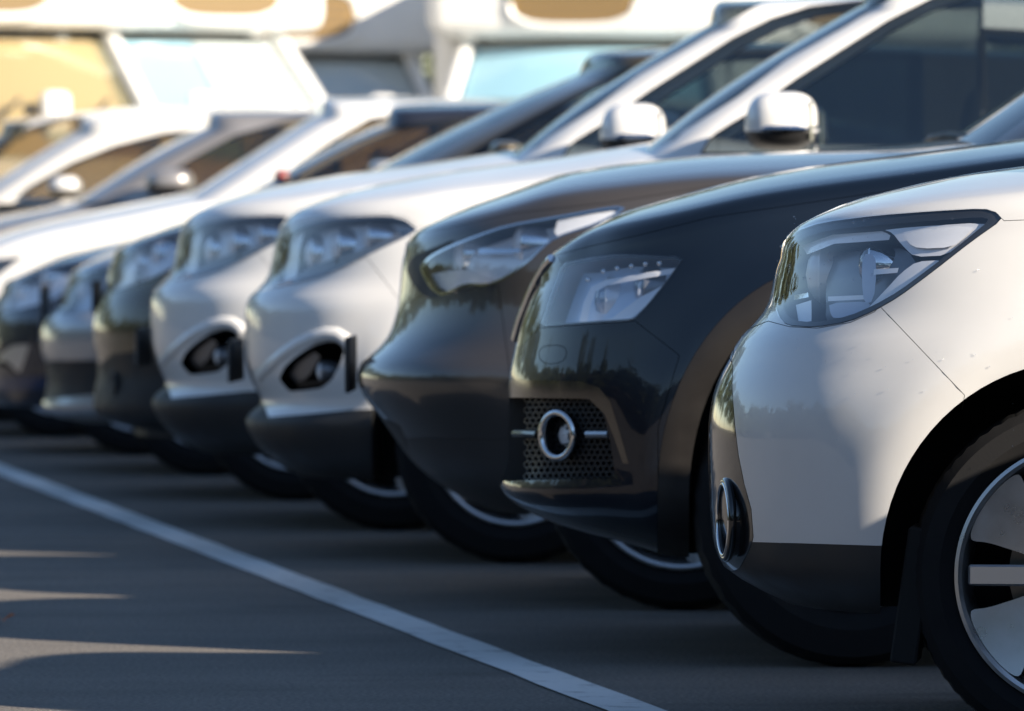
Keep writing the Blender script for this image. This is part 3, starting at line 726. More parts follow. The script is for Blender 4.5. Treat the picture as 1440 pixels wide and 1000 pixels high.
    c.lamp_ring(0, 0, 0.083, GLOSSB, 0.008, at=(loc, Vector((-0.97, -0.24, 0))), nmix=0.0)
    c.lamp_ring(0, 0, 0.073, CHROME, 0.0035, at=(loc + Vector((-0.006, 0, 0)), Vector((-0.97, -0.24, 0))), nmix=0.0, name='fog_lamp_trim')
    # greenhouse (outside the frame)
    roof = [(1.0, 1.30), (1.5, 1.58), (2.2, 1.62), (3.2, 1.60), (4.0, 1.52)]
    c.cabin([(1540, 205), (1620, 120), (1700, 40), (1760, -20), (1850, -90)], [(1.2, 1.60), (2.2, 1.63), (3.2, 1.61), (4.0, 1.54)], 1.06, [(1.0, 4.05), (1.3, 3.98), (1.62, 3.75)],
            [(1380, 260), (1565, 205), (1650, 120), (1730, 40), (1790, -20), (1860, -70), (1500, -140), (1300, 100)],
            [{'xz': [(1.05, 1.13), (1.75, 1.50), (2.0, 1.53), (3.6, 1.50), (3.8, 1.15)], 'in': [(1.12, 1.15), (1.77, 1.48), (2.0, 1.51), (3.57, 1.48), (3.76, 1.17)]}], mats=(PEARL,))
    c.seats(1.9)
    c.mirror((2060, 120, 2190, 225), PEARL)
    c.wheels(xw, xw + 2.57, 0.340, 0.252, 0.225, 'plate', 0.0, 0.045, 132)
    # mud flap and dust beads
    c.both('mud_flap', box_mesh((xw - 0.335, -0.74, 0.30), (0.05, 0.2, 0.26), 0.004, 1, Matrix.Rotation(math.radians(8), 3, 'Y')), LINER)
    bm = bmesh.new(); rg = random.Random(5)
    for k in range(70):
        px = rg.uniform(1070, 1440); py = rg.uniform(240, 640)
        if k < 30: px, py = rg.uniform(1095, 1230), rg.uniform(300, 400)
        l, n = c.hit(px, py); r = rg.uniform(0.0008, 0.0022) if k > 8 else 0.0032
        bmesh.ops.create_icosphere(bm, subdivisions=1, radius=r, matrix=Matrix.Translation(l + n * 0.0035))
    tag(link('water_beads', from_bm(bm), c.root, LENS), kind='stuff')
    return c

# ------------------------------------------------------------------ 1: dark blue SUV
def build_audi():
    c = Car('parked_car', 'dark navy SUV with square headlight and chrome fog lamp ring in a honeycomb grille', 'car', (716, 600), YS[1], 1.90, 4.64, yaw=math.radians(-13), contact=(1191, 933))
    xw = c.xw
    sil = [(905, 776), (840, 760), (775, 742), (735, 722), (706, 702), (700, 686), (712, 668), (716, 640), (716, 590), (715, 540), (716, 525), (724, 490), (731, 455), (744, 417), (766, 376), (780, 360)]
    hood = [(780, 360), (800, 342), (825, 325), (870, 300), (960, 275), (1060, 248), (1150, 233), (1293, 215), (1440, 195), (1560, 180)]
    c.body(sil, hood, 0.24, Lc=0.72, nc=3.0, crown=0.07, r=0.05, paint=NAVY, mod=flare(xw, 0.42, 0.43, 0.028), tail=std_tail(4.64), hood_extra=[(1.6, 1.17), (2.6, 1.15), (4.6, 1.10)],
           inset=[(0.15, 0.07), (0.3, 0.03), (0.45, 0.01), (0.6, 0.0), (0.78, 0.008), (0.86, 0.014), (0.95, 0.04), (1.1, 0.08), (1.3, 0.14)])
    c.arch([(969, 1050)] + ell(1191, 700, 222, 300, 180, 360, 40) + [(1413, 1050)])
    c.arch_at(xw + 2.81, 0.40, 0.39)
    head = rounded([(792, 371), (825, 364), (870, 358), (963, 362), (942, 393), (912, 430), (892, 451), (830, 455), (761, 460), (774, 420)], 1, 0.12)
    c.pocket(head, -0.62, POCKET)
    gr = [(640, 478), (738, 468), (753, 412), (779, 372), (789, 372), (772, 418), (757, 461), (735, 484), (640, 500)]
    fog = rounded([(640, 558), (718, 559), (828, 561), (848, 580), (858, 620), (864, 660), (862, 672), (725, 676), (640, 680)], 1, 0.1)
    c.pocket(fog, -0.55, PLAST)
    c.split([(640, 500), (735, 486), (757, 462), (772, 420), (782, 392), (790, 371), (783, 360), (766, 366), (640, 400)], 'grille_surround', GLOSSB, 0.5)
    trimp = [(640, 534), (760, 535), (815, 536), (842, 545), (858, 565), (872, 610), (884, 652), (876, 652), (862, 612), (850, 582), (828, 561), (718, 559), (640, 558)]
    c.split(trimp, 'fog_surround', DKCHROME, 0.3)
    lip = [(640, 676), (725, 676), (862, 672), (872, 676), (840, 688), (790, 696), (720, 698), (640, 694)]
    c.split(lip, 'lower_lip', NAVY, 0.3)
    flare_o = [(925, 1000), (925, 700)] + ell(1191, 690, 266, 322, 180, 360, 40) + [(1457, 700), (1457, 1000)]
    c.split(flare_o, 'arch_flare', TRIM, 0.5, y1=-0.55)
    bump = [(600, 430), (735, 486), (757, 462), (830, 456), (893, 452), (955, 500), (925, 600), (925, 900), (600, 900)]
    c.split(rounded([(757, 487), (797, 485), (795, 510), (760, 512)], 2, 0.25), 'washer_cover', NAVY, 0.9, y1=-0.35)
    c.split(bump, 'bumper', NAVY, 0.9)
    c.split([(600, 100), (600, 480), (768, 365), (783, 358), (830, 346), (900, 330), (1000, 305), (1440, 240), (1560, 225), (1560, 100)], 'hood', NAVY, 0.8)
    c.finish(c.half, 'body')
    c.patch(head, 'headlight_lens', LENS, 0.003)
    inner = grow(head, -3.5)
    c.patch(head, 'headlight_bezel', SEAL, -0.003, hole=inner)
    # chrome line along the grille edge
    c.rod([(726, 478), (733, 450), (746, 416), (758, 392), (768, 375), (777, 364)], 0.011, CHROME, 'grille_edge', 0.002)
    c.patch([(804, 452), (812, 420), (822, 398), (842, 388), (900, 378), (944, 372), (958, 366), (956, 372), (940, 380), (902, 386), (846, 396), (830, 404), (822, 424), (816, 452)], 'light_strip', DRL, -0.02)
    for k, (px, py) in enumerate([(822, 390), (844, 378), (864, 374), (884, 371), (904, 368), (924, 367)]):
        l, n = c.hit(px, py); bm = bmesh.new(); bmesh.ops.create_icosphere(bm, subdivisions=2, radius=0.0065, matrix=Matrix.Translation(l - n * 0.012)); c.both('led_bulb', from_bm(bm), CHROME)
    c.patch(grow(head, -5), 'lamp_bowl', BLUEWHITE, -0.045)
    c.drum(852, 425, 0.060, -0.80, 0.10, POCKET); c.drum(905, 408, 0.055, -0.83, 0.10, POCKETD)
    c.patch([(800, 456), (850, 442), (890, 412), (930, 392), (925, 404), (892, 432), (872, 450)], 'lamp_shroud', POCKET, -0.03)
    c.patch([(889, 376), (893, 376), (893, 410), (889, 410)], 'light_bar', BEZEL, -0.025)
    # honeycomb insert: real cells
    for_tree = c.nb
    bm = bmesh.new(); step = 8.6; cells = []
    row = 0; y = 562.0
    while y < 674:
        x = 729.0 + (step / 2 if row % 2 else 0)
        while x < 866:
            ring = []
            hh = [c.hit(x + 4.75 * math.cos(math.radians(60 * k + 30)), y + 4.75 * math.sin(math.radians(60 * k + 30))) for k in range(6)]
            ok = all(h_[0].y < -0.32 and h_[0].x < 0.9 and (h_[0] - c.pl(x, y, h_[0].y)).length < 0.06 for h_ in hh)
            if ok and x < 862 - max(0, (600 - y) * 0.45):
                P = [h_[0] - h_[1] * 0.02 for h_ in hh]; cen = sum(P, Vector()) / 6
                ov = [bm.verts.new(p) for p in P]; iv = [bm.verts.new(cen + (p - cen) * 0.72) for p in P]
                nn = hh[0][1]; bv = [bm.verts.new(cen + (p - cen) * 0.66 - nn * 0.02) for p in P]
                for k in range(6):
                    bm.faces.new((ov[k], ov[(k + 1) % 6], iv[(k + 1) % 6], iv[k])); bm.faces.new((iv[k], iv[(k + 1) % 6], bv[(k + 1) % 6], bv[k]))
            x += step
        y += step * 0.87; row += 1
    me = from_bm(bm, True, 20); c.both('honeycomb_grille', me, PLAST)
    l, n = c.hit(786, 612); c.lamp_ring(0, 0, 0.060, CHROME, 0.0085, at=(l + n * 0.004, Vector((-0.66, -0.75, 0)).normalized()), nmix=0.0)
    c.rod([(722, 610), (730, 610), (738, 610), (754, 611)], 0.0095, DKCHROME, 'fog_bar', -0.004)
    c.rod([(822, 611), (836, 611), (853, 611)], 0.009, SATIN, 'fog_bar', -0.008)
    # panel mark of the washer cover
    c.cabin([(1500, 190), (1560, 130), (1640, 60), (1720, -10), (1800, -70)], [(1.2, 1.60), (2.2, 1.66), (3.4, 1.63), (4.4, 1.55)], 1.08, [(1.0, 4.5), (1.35, 4.35), (1.66, 3.95)],
            [(1360, 240), (1530, 190), (1600, 130), (1680, 60), (1760, -10), (1830, -60), (1500, -140), (1300, 100)],
            [{'xz': [(1.35, 1.16), (2.0, 1.53), (2.3, 1.56), (3.9, 1.53), (4.1, 1.18)], 'in': [(1.42, 1.18), (2.02, 1.51), (2.3, 1.54), (3.87, 1.51), (4.06, 1.20)]}], mats=(NAVY,))
    c.seats(2.15)
    c.mirror((1640, 170, 1740, 250), NAVY)
    c.wheels(xw, xw + 2.81, 0.356, 0.224, 0.235, 'five', 0.12)
    return c

# ------------------------------------------------------------------ 2: graphite SUV
def build_inf():
    c = Car('parked_car', 'graphite grey SUV with long slanted headlight, between navy SUV and white SUV', 'car', (503, 530), YS[2], 1.90, 4.75, yaw=math.radians(-10.5), contact=(960, 855))
    xw = c.xw
    sil = [(740, 745), (690, 726), (650, 708), (610, 684), (578, 655), (560, 630), (540, 600), (520, 575), (504, 550), (502, 530), (507, 513), (530, 495), (546, 476), (555, 450), (560, 425), (566, 365), (574, 341), (590, 322)]
    hood = [(590, 322), (617, 308), (666, 287), (725, 269), (780, 246), (880, 230), (977, 219), (1147, 211), (1293, 202), (1400, 196)]
    c.body(sil, hood, 0.235, Lc=0.80, nc=2.7, crown=0.085, r=0.06, paint=GRAPH, mod=flare(xw, 0.40, 0.42, 0.02), tail=std_tail(4.75), hood_extra=[(1.75, 1.24), (2.6, 1.20), (4.7, 1.12)],
           inset=[(0.15, 0.07), (0.3, 0.03), (0.45, 0.012), (0.62, 0.0), (0.8, 0.02), (0.9, 0.012), (1.0, 0.03), (1.15, 0.09), (1.3, 0.15)])
    c.arch_at(xw, 0.41, 0.38); c.arch_at(xw + 2.85, 0.41, 0.38)
    head = rounded([(592, 375), (606, 361), (631, 348), (669, 333), (713, 318), (787, 305), (867, 291), (878, 294), (843, 313), (782, 333), (761, 349), (744, 366), (713, 389), (685, 401), (655, 399), (632, 410), (620, 414), (608, 406), (598, 389)], 1, 0.2)
    c.pocket(head, -0.50, POCKET)
    # shadow gap round the lamp's inboard end, painted as a flush black piece
    c.split(rounded([(571, 380), (578, 362), (600, 352), (640, 336), (634, 346), (606, 361), (592, 375), (598, 389), (608, 406), (620, 414), (612, 420), (596, 416), (580, 400)], 1, 0.2), 'lamp_gap_shade', PLAST, 0.3, y1=-0.28)
    c.split([(380, 560), (500, 566), (528, 586), (545, 590), (562, 598), (572, 618), (577, 650), (566, 655), (540, 660), (380, 700)], 'lower_grille', PLAST, 0.3)
    c.split([(480, 640), (573, 616), (640, 617), (712, 618), (1500, 640), (2600, 640), (2600, 1000), (480, 1000)], 'lower_cladding', mat('dark_grey_cladding', (0.045, 0.043, 0.043), 0.5, vary=(6, 0.1)), 0.5)
    c.split([(420, 440), (540, 440), (600, 414), (622, 414), (700, 402), (716, 520), (716, 900), (420, 900)], 'bumper', GRAPH, 0.8)
    c.split([(420, 100), (420, 420), (560, 345), (591, 327), (640, 318), (720, 300), (860, 284), (1000, 262), (1293, 240), (1420, 236), (1420, 100)], 'hood', GRAPH, 0.7)
    c.finish(c.half, 'body')
    c.patch(head, 'headlight_lens', LENS, 0.003)
    c.patch(grow(head, 1.5), 'headlight_bezel', CHROME, 0.0015, hole=grow(head, -1.0))
    c.patch([(783, 308), (866, 293), (872, 295), (842, 311), (783, 331), (778, 325)], 'turn_signal_lens', DRL, -0.008)
    c.patch(grow(head, -3), 'lamp_bowl', POCKET, -0.055)
    c.drum(652, 360, 0.062, -0.78, 0.12, CHROME, DRL); c.drum(733, 345, 0.055, -0.82, 0.12, CHROME, DRL)
    c.patch([(660, 344), (722, 343), (724, 350), (662, 352)], 'chrome_bar', CHROME, -0.03)
    c.patch([(596, 384), (640, 378), (690, 392), (655, 398), (622, 410), (608, 402)], 'lower_trim', BEZEL, -0.02)
    c.cabin([(1322, 200), (1380, 160), (1440, 119), (1520, 63), (1600, 8), (1680, -45)], [(1.3, 1.62), (2.3, 1.68), (3.4, 1.64), (4.5, 1.52)], 1.14, [(1.1, 4.6), (1.35, 4.4), (1.66, 3.95)],
            [(1180, 260), (1398, 200), (1440, 168), (1520, 110), (1600, 55), (1680, 5), (1720, -25), (1500, -120), (1180, 60)],
            [{'xz': [(2.0, 1.22), (2.55, 1.54), (2.8, 1.56), (3.9, 1.52), (4.1, 1.24)], 'in': [(2.07, 1.24), (2.57, 1.52), (2.8, 1.54), (3.87, 1.5), (4.06, 1.26)]}], Lc=0.36, nc=2.0, mats=(GRAPH,))
    c.seats(2.3, 0.66)
    c.mirror((1560, 150, 1650, 215), GRAPH)
    # wiper at the base of the windscreen
    p = c.pl(1305, 197, 0.2); bm = bmesh.new(); tube(bm, [p + Vector((0, 0.25, -0.01)), p + Vector((0.01, 0, 0.005)), p + Vector((0.05, -0.3, 0.01)), p + Vector((0.10, -0.55, 0.0))], 0.012, 6); link('wiper', from_bm(bm), c.root, PLAST)
    c.wheels(xw, xw + 2.85, 0.358, 0.25, 0.24, 'five', -0.05)
    c.plate(0.62, 0.52, 0.15, 0.03)
    return c

# ------------------------------------------------------------------ 3 and 4: white SUVs, the same kind
def build_kuga():
    c = Car('parked_car', 'white SUV with angular fog lamp opening, directly left of the graphite SUV', 'car', (345, 500), YS[3], 1.84, 4.52, yaw=math.radians(-12), contact=(722, 790))
    xw = c.xw
    sil = [(420, 672), (385, 655), (362, 632), (347, 606), (344, 592), (352, 582), (372, 572), (362, 555), (352, 535), (345, 510), (344, 470), (345, 435), (349, 418), (362, 409), (371, 400), (378, 388), (382, 370), (386, 345), (393, 322), (402, 311)]
    hood = [(402, 311), (420, 297), (440, 286), (480, 272), (520, 262), (640, 240), (770, 224), (880, 206), (960, 194), (1000, 190)]
    c.body(sil, hood, 0.24, Lc=0.80, nc=2.8, crown=0.09, r=0.06, paint=WHITE, mod=flare(xw, 0.42, 0.42, 0.02), tail=std_tail(4.52), hood_extra=[(1.6, 1.24), (2.6, 1.22), (4.5, 1.15)],
           inset=[(0.15, 0.07), (0.3, 0.03), (0.45, 0.012), (0.62, 0.0), (0.8, 0.012), (0.95, 0.02), (1.1, 0.05), (1.22, 0.08), (1.4, 0.16)])
    c.arch_at(xw, 0.42, 0.38); c.arch_at(xw + 2.69, 0.41, 0.38)
    head = rounded([(383, 398), (387, 368), (396, 335), (420, 316), (473, 306), (547, 303), (570, 309), (588, 323), (570, 334), (540, 348), (487, 374), (450, 389), (415, 398), (387, 404)], 1, 0.15)
    c.pocket(head, -0.52, POCKET)
    fog = rounded([(392, 533), (400, 516), (415, 502), (438, 486), (455, 477), (472, 478), (487, 487), (478, 513), (466, 535), (452, 546), (430, 549), (407, 551)], 1, 0.15)
    c.pocket(fog, -0.58, PLAST)
    low = [(200, 588), (340, 586), (379, 587), (430, 583), (490, 577), (700, 570), (1500, 600), (2400, 610), (2400, 900), (200, 900)]
    c.split(low, 'lower_bumper', PLAST, 0.4)
    c.split([(200, 480), (346, 498), (358, 537), (379, 590), (340, 592), (200, 592)], 'front_intake', PLAST, 0.3)
    c.split([(200, 405), (366, 409), (386, 405), (416, 399), (452, 390), (490, 375), (515, 362), (575, 440), (560, 700), (200, 700)], 'bumper', WHITE, 0.8)
    c.split([(200, 100), (200, 420), (385, 335), (397, 325), (420, 312), (473, 303), (547, 300), (572, 306), (592, 320), (640, 300), (800, 270), (960, 246), (1010, 240), (1010, 100)], 'hood', WHITE, 0.8)
    c.finish(c.half, 'body')
    c.patch(head, 'headlight_lens', LENS, 0.003)
    c.patch(head, 'headlight_bezel', POCKETD, -0.004, hole=grow(head, -3))
    c.patch([(390, 396), (393, 365), (404, 332), (420, 322), (412, 350), (408, 394)], 'side_reflector', DRL, -0.02)
    c.patch(grow(head, -3), 'lamp_bowl', POCKET, -0.060)
    c.drum(440, 358, 0.06, -0.72, 0.1, CHROME, DRL); c.drum(478, 348, 0.06, -0.78, 0.1, CHROME, DRL); c.drum(520, 336, 0.05, -0.83, 0.1, CHROME, DRL)
    c.patch([(398, 388), (450, 366), (520, 344), (560, 322), (575, 322), (540, 344), (486, 370), (448, 384), (404, 396)], 'lower_trim', POCKETD, -0.02)
    c.patch([(384, 399), (408, 392), (410, 398), (387, 405)], 'amber_reflector', AMBER, -0.002)
    # sculpted brow over the fog lamp
    bm = bmesh.new(); P = [c.hit(px, py) for px, py in [(364, 530), (380, 514), (400, 496), (420, 483), (440, 474), (458, 469), (474, 470), (486, 478), (490, 486)]]
    tube(bm, [l - n * 0.012 for l, n in P], 0.024, 10); c.both('fog_brow', from_bm(bm), WHITE)
    c.patch([(395, 531), (405, 513), (432, 495), (441, 502), (426, 530), (409, 548)], 'fog_shroud', POCKETD, -0.03)
    c.patch([(410, 540), (460, 536), (456, 543), (430, 547), (412, 549)], 'fog_sill', TRIM, -0.02)
    c.drum(452, 522, 0.034, 0, 0.05, POCKETD, DRL, name='fog_lamp')
    ws = [(928, 190), (960, 163), (1010, 126), (1072, 85), (1141, 43), (1220, -3), (1300, -42)]
    gl = [(820, 260), (950, 196), (962, 184), (1038, 136), (1107, 83.5), (1120, 76), (1189, 37.5), (1249, 0), (1300, -28), (1360, -60), (1200, -150), (820, 60)]
    wi = [(984, 217), (996, 196), (1008, 186), (1030, 172), (1049, 161), (1120, 110), (1189, 66), (1249, 28), (1310, -3), (1370, -22), (1470, -34), (1640, -34), (1640, 222)]
    c.cabin(ws, [(1.2, 1.62), (1.9, 1.73), (2.6, 1.76), (3.5, 1.72), (4.3, 1.60)], 1.10, [(1.0, 4.45), (1.35, 4.3), (1.74, 3.85)], gl,
            [wi, {'xz': [(2.85, 1.20), (2.83, 1.63), (3.7, 1.58), (3.95, 1.24)], 'in': [(2.87, 1.22), (2.85, 1.61), (3.67, 1.56), (3.9, 1.26)]}], Lc=0.26, nc=3.2, mats=(WHITE,))
    # dark door-frame edge inside the pillar
    c.seats(2.2, 0.74)
    c.mirror((1052, 129, 1150, 214), WHITE)
    c.wheels(xw, xw + 2.69, 0.352, 0.238, 0.23, 'five', 0.03)
    c.plate(0.58, 0.50, 0.13, 0.045)
    return c

# ------------------------------------------------------------------ 5: olive grey car
def build_olive():
    c = Car('parked_car', 'olive grey car with round fog lamp in its black lower bumper', 'car', (131, 470), YS[5], 1.80, 4.40, yaw=math.radians(-9.5), contact=(414, 703))
    xw = c.xw
    sil = [(190, 604), (150, 597), (134, 588), (130, 574), (134, 548), (138, 528), (135, 505), (131, 485), (130, 460), (136, 432), (142, 418), (149, 405), (154, 378), (163, 354), (176, 344)]
    hood = [(176, 344), (192, 335), (224, 322), (260, 310), (320, 292), (400, 275), (480, 258), (545, 240), (600, 232)]
    c.body(sil, hood, 0.22, Lc=0.75, nc=2.7, crown=0.08, r=0.05, paint=OLIVE, tail=std_tail(4.4), hood_extra=[(1.6, 1.18), (2.6, 1.16), (4.4, 1.08)])
    c.arch_at(xw, 0.40, 0.36); c.arch_at(xw + 2.63, 0.40, 0.36)
    head = rounded([(155, 410), (158, 384), (168, 366), (192, 346), (224, 330), (262, 318), (300, 316), (262, 358), (243, 375), (218, 388), (192, 399)], 1, 0.15)
    c.pocket(head, -0.5, POCKET)
    c.split([(60, 512), (141, 512), (158, 498), (211, 493), (400, 493), (1400, 540), (1400, 760), (60, 760)], 'lower_bumper', PLAST, 0.3)
    c.split([(60, 400), (150, 408), (192, 400), (220, 388), (246, 375), (300, 430), (300, 700), (60, 700)], 'bumper', OLIVE, 0.7)
    c.finish(c.half, 'body')
    c.patch(head, 'headlight_lens', LENS, 0.003)
    c.patch(grow(head, -2), 'lamp_bowl', POCKET, -0.055)
    c.drum(198, 372, 0.06, -0.75, 0.1, CHROME, DRL); c.drum(222, 358, 0.055, -0.8, 0.1, CHROME, DRL)
    c.patch([(160, 404), (164, 384), (180, 364), (186, 370), (180, 396)], 'side_reflector', BEZEL, -0.02)
    c.lamp_ring(160, 540, 0.047, PLAST, 0.008, nmix=0.45)
    ws = [(531, 235), (600, 197), (660, 167), (713, 141), (760, 122), (820, 98)]
    gl = [(440, 260), (592, 228), (640, 200), (700, 171), (760, 141), (830, 102), (880, 80), (760, 60), (440, 150)]
    wi = [(652, 226), (664, 212), (700, 190), (740, 168), (790, 141), (838, 116), (880, 97), (921, 84), (980, 77), (1100, 72), (1300, 74), (1300, 236)]
    c.cabin(ws, [(1.2, 1.50), (1.9, 1.62), (2.6, 1.66), (3.5, 1.62), (4.2, 1.52)], 1.08, [(1.0, 4.3), (1.35, 4.2), (1.64, 3.85)], gl, [wi], Lc=0.36, nc=2.0, mats=(OLIVE,))
    c.seats(2.1, 0.66)
    c.mirror((690, 198, 734, 222), OLIVE)
    c.wheels(xw, xw + 2.63, 0.335, 0.225, 0.22, 'ten')
    c.plate(0.72, 0.5, 0.12, 0.02)
    return c

# ------------------------------------------------------------------ 6: silver car
def build_silver():
    c = Car('parked_car', 'silver car with a pale bumper over a black grille, left of the olive grey car', 'car', (58, 485), YS[6], 1.76, 4.30, yaw=math.radians(-9.5), contact=(288, 668))
    xw = c.xw
    sil = [(120, 596), (90, 592), (66, 586), (57, 574), (64, 560), (67, 540), (65, 515), (59, 500), (57, 480), (59, 460), (65, 445), (78, 436), (84, 420), (93, 405), (106, 380)]
    hood = [(106, 380), (124, 368), (150, 357), (200, 338), (280, 312), (360, 290), (440, 268), (500, 250)]
    c.body(sil, hood, 0.2, Lc=0.7, nc=2.8, crown=0.08, r=0.05, paint=SILVER, tail=std_tail(4.3), hood_extra=[(1.5, 1.12), (2.6, 1.1), (4.3, 1.02)])
    c.arch_at(xw, 0.39, 0.35); c.arch_at(xw + 2.6, 0.39, 0.35)
    head = rounded([(81, 442), (86, 421), (99, 400), (122, 384), (152, 374), (180, 372), (150, 420), (131, 437)], 1, 0.15)
    c.pocket(head, -0.5, POCKETD)
    c.split([(0, 509), (133, 507), (300, 505), (300, 552), (133, 554), (0, 570)], 'lower_grille', PLAST, 0.3)
    c.finish(c.half, 'body')
    c.patch(head, 'headlight_lens', LENS, 0.003)
    c.patch(grow(head, -2), 'lamp_bowl', POCKETB, -0.055)
    c.drum(118, 408, 0.06, -0.74, 0.1, POCKET, DRL)
    ws = [(420, 258), (470, 232), (520, 205), (575, 178), (620, 158)]
    gl = [(330, 280), (455, 256), (500, 230), (556, 200), (610, 172), (660, 150), (600, 120), (330, 180)]
    wi = [(490, 256), (520, 232), (580, 198), (640, 170), (700, 158), (900, 155), (900, 262)]
    c.cabin(ws, [(1.1, 1.40), (1.8, 1.47), (2.5, 1.49), (3.4, 1.46), (4.1, 1.36)], 1.0, [(0.9, 4.2), (1.25, 4.1), (1.48, 3.7)], gl, [wi], mats=(SILVER,), side=GLAREGL)
    c.seats(2.0, 0.58, True)
    c.mirror((520, 225, 560, 250), SILVER)
    c.wheels(xw, xw + 2.6, 0.32, 0.21, 0.21, 'ten')
    c.plate(0.62, 0.5, 0.24, 0.02)
    return c

# ------------------------------------------------------------------ 7: slate car at the left edge
def build_dark():
    c = Car('parked_car', 'slate blue car at the left edge with a swept headlight and chrome fog lamp trim', 'car', (-20, 470), YS[7], 1.80, 4.45, yaw=math.radians(-9), contact=(194, 640))
    xw = c.xw
    sil = [(40, 590), (0, 582), (-14, 570), (-18, 548), (-22, 520), (-21, 480), (-17, 450), (-10, 432), (-2, 418), (10, 402), (24, 390)]
    hood = [(24, 390), (42, 379), (80, 359), (140, 345), (190, 333), (240, 317), (310, 289), (380, 270)]
    c.body(sil, hood, 0.2, Lc=0.75, nc=2.5, crown=0.09, r=0.06, paint=DARKBLUE, tail=std_tail(4.45), hood_extra=[(1.5, 1.17), (2.6, 1.13), (4.4, 1.05)])
    c.arch_at(xw, 0.39, 0.35); c.arch_at(xw + 2.65, 0.39, 0.35)
    head = rounded([(-8, 442), (2, 418), (20, 398), (45, 383), (80, 373), (120, 366), (150, 362), (120, 390), (78, 420), (50, 429), (0, 440)], 1, 0.15)
    c.pocket(head, -0.45, POCKET)
    fog = rounded([(-10, 512), (0, 492), (18, 484), (42, 483), (34, 508), (26, 528), (10, 516)], 1, 0.15)
    c.pocket(fog, -0.6, PLAST)
    c.split([(-80, 534), (62, 529), (70, 540), (62, 548), (-80, 554)], 'lower_lip', mat('blue_lip', (0.02, 0.04, 0.10), 0.3, 0.2, 0.8), 0.3)
    c.finish(c.half, 'body')
    c.patch(head, 'headlight_lens', LENS, 0.003)
    c.patch(rounded([(-8, 512), (2, 494), (18, 485), (42, 484), (34, 506), (26, 526), (14, 514), (4, 506)], 1, 0.15), 'fog_trim', SATIN, -0.004)
    c.patch(grow(head, -2), 'lamp_bowl', POCKET, -0.055)
    c.drum(66, 392, 0.062, -0.76, 0.1, CHROME, DRL); c.drum(30, 410, 0.055, -0.70, 0.1, CHROME, DRL)
    ws = [(330, 278), (370, 258), (420, 230), (470, 203), (520, 180), (560, 165)]
    gl = [(250, 300), (350, 280), (372, 264), (425, 235), (478, 206), (530, 182), (580, 160), (540, 130), (250, 200)]
    wi = [(386, 268), (400, 255), (450, 226), (500, 198), (560, 176), (640, 166), (800, 164), (800, 276)]
    c.cabin(ws, [(1.1, 1.42), (1.8, 1.50), (2.5, 1.52), (3.4, 1.48), (4.2, 1.36)], 1.04, [(0.95, 4.3), (1.25, 4.2), (1.5, 3.8)], gl, [wi], mats=(DARKBLUE,), side=GLAREGL)
    c.seats(2.0, 0.6, True)
    c.mirror((386, 238, 408, 258), RED, far_m=DARKBLUE)
    c.wheels(xw, xw + 2.65, 0.325, 0.22, 0.21, 'ten')
    return c

# ------------------------------------------------------------------ 8 to 11: paler cars beyond, seen above the others
def build_far(k, label, paint, X, Wd, L, hs, ws, roof, belt, gl, wi, mirror, mp):
    """hs: hood line, ws: windscreen outline traced on the photo"""
    c = Car('parked_car', label, 'car', (0, 470), YS[k], Wd, L, math.radians(-6))
    c.root.location.x = X; c.M = Matrix.Translation((X, YS[k] + Wd / 2, 0)) @ Matrix.Rotation(c.yaw, 4, 'Z'); c.Mi = c.M.inverted(); c.co = c.Mi @ CAM
    q = [(0.22, 0.10), (0.3, 0.05), (0.45, 0.0), (0.6, 0.01), (0.72, 0.05), (0.85, 0.12), (0.92, 0.2)]
    h = Wd / 2; s = c
    c.inset = curve1([(0.15, 0.05), (0.35, 0.015), (0.6, 0.0), (0.8, 0.012), (1.0, 0.05), (1.3, 0.12)], 0.06)
    c.N = curve1(q, 0.02); hp = [(lambda p: (p.x, p.z))(c.pl(px, py, 0.0)) for px, py in hs]
    hp = [(0.1, 0.74), (0.22, 0.84)] + [p for p in hp if p[0] > 0.35] + [(max(1.6, hp[-1][0] + 0.4), hp[-1][1] + 0.02), (2.8, hp[-1][1]), (L, hp[-1][1] - 0.08)]
    c.Hc = curve1(hp, 0.05); c.Rr = curve1(std_tail(L), 0.05)
    def H(x, y): return c.Hc(x) - 0.08 * (abs(y) / h) ** 2.4
    xs = [i / 22 for i in range(23)]
    c.half = layered(c.N, c.Rr, 0.2, H, h, c.inset, 0.75, 2.7, 0.5, 3.0, 18, xs, 18, 0.06, (0.2, 0.5, 0.8, 1.0)); c.half.materials.append(paint); c.paint = paint
    c.src = c.half.copy(); c.nb, c.nn = c.normals_of(c.half)
    xw = 3.40 - X
    c.arch_at(xw, 0.40, 0.35); c.arch_at(xw + 2.6, 0.40, 0.35)
    hd = [(0.12, 0.62), (0.10, 0.72), (0.35, 0.80), (0.62, 0.83), (0.45, 0.70)]
    c.cut(c.poly_local(hd, -h - 0.3, -0.5, POCKET)); 
    me = boolean(c.src, c.poly_local(hd, -h - 0.3, -0.3), 'INTERSECT'); c.finish(me, 'headlight_lens', LENS, None, False, 0.003)
    c.split(None, 'lower_bumper', PLAST, cutter=c.poly_local([(-0.3, 0.1), (-0.3, 0.36), (L + 0.3, 0.30), (L + 0.3, 0.1)], -h - 0.3, 0.05))
    c.finish(c.half, 'body')
    c.cabin(ws, roof, belt, [(belt - 0.1, L - 0.12), (1.3, L - 0.25), (roof[1][1], L - 0.55)], gl, [wi], mats=(paint,), side=GLAREGL)
    c.seats(2.0, belt - 0.42, True)
    if mirror: c.mirror(mirror, mp, chrome=False)
    c.wheels(xw, xw + 2.6, 0.325, 0.22, 0.21, 'five')
    return c

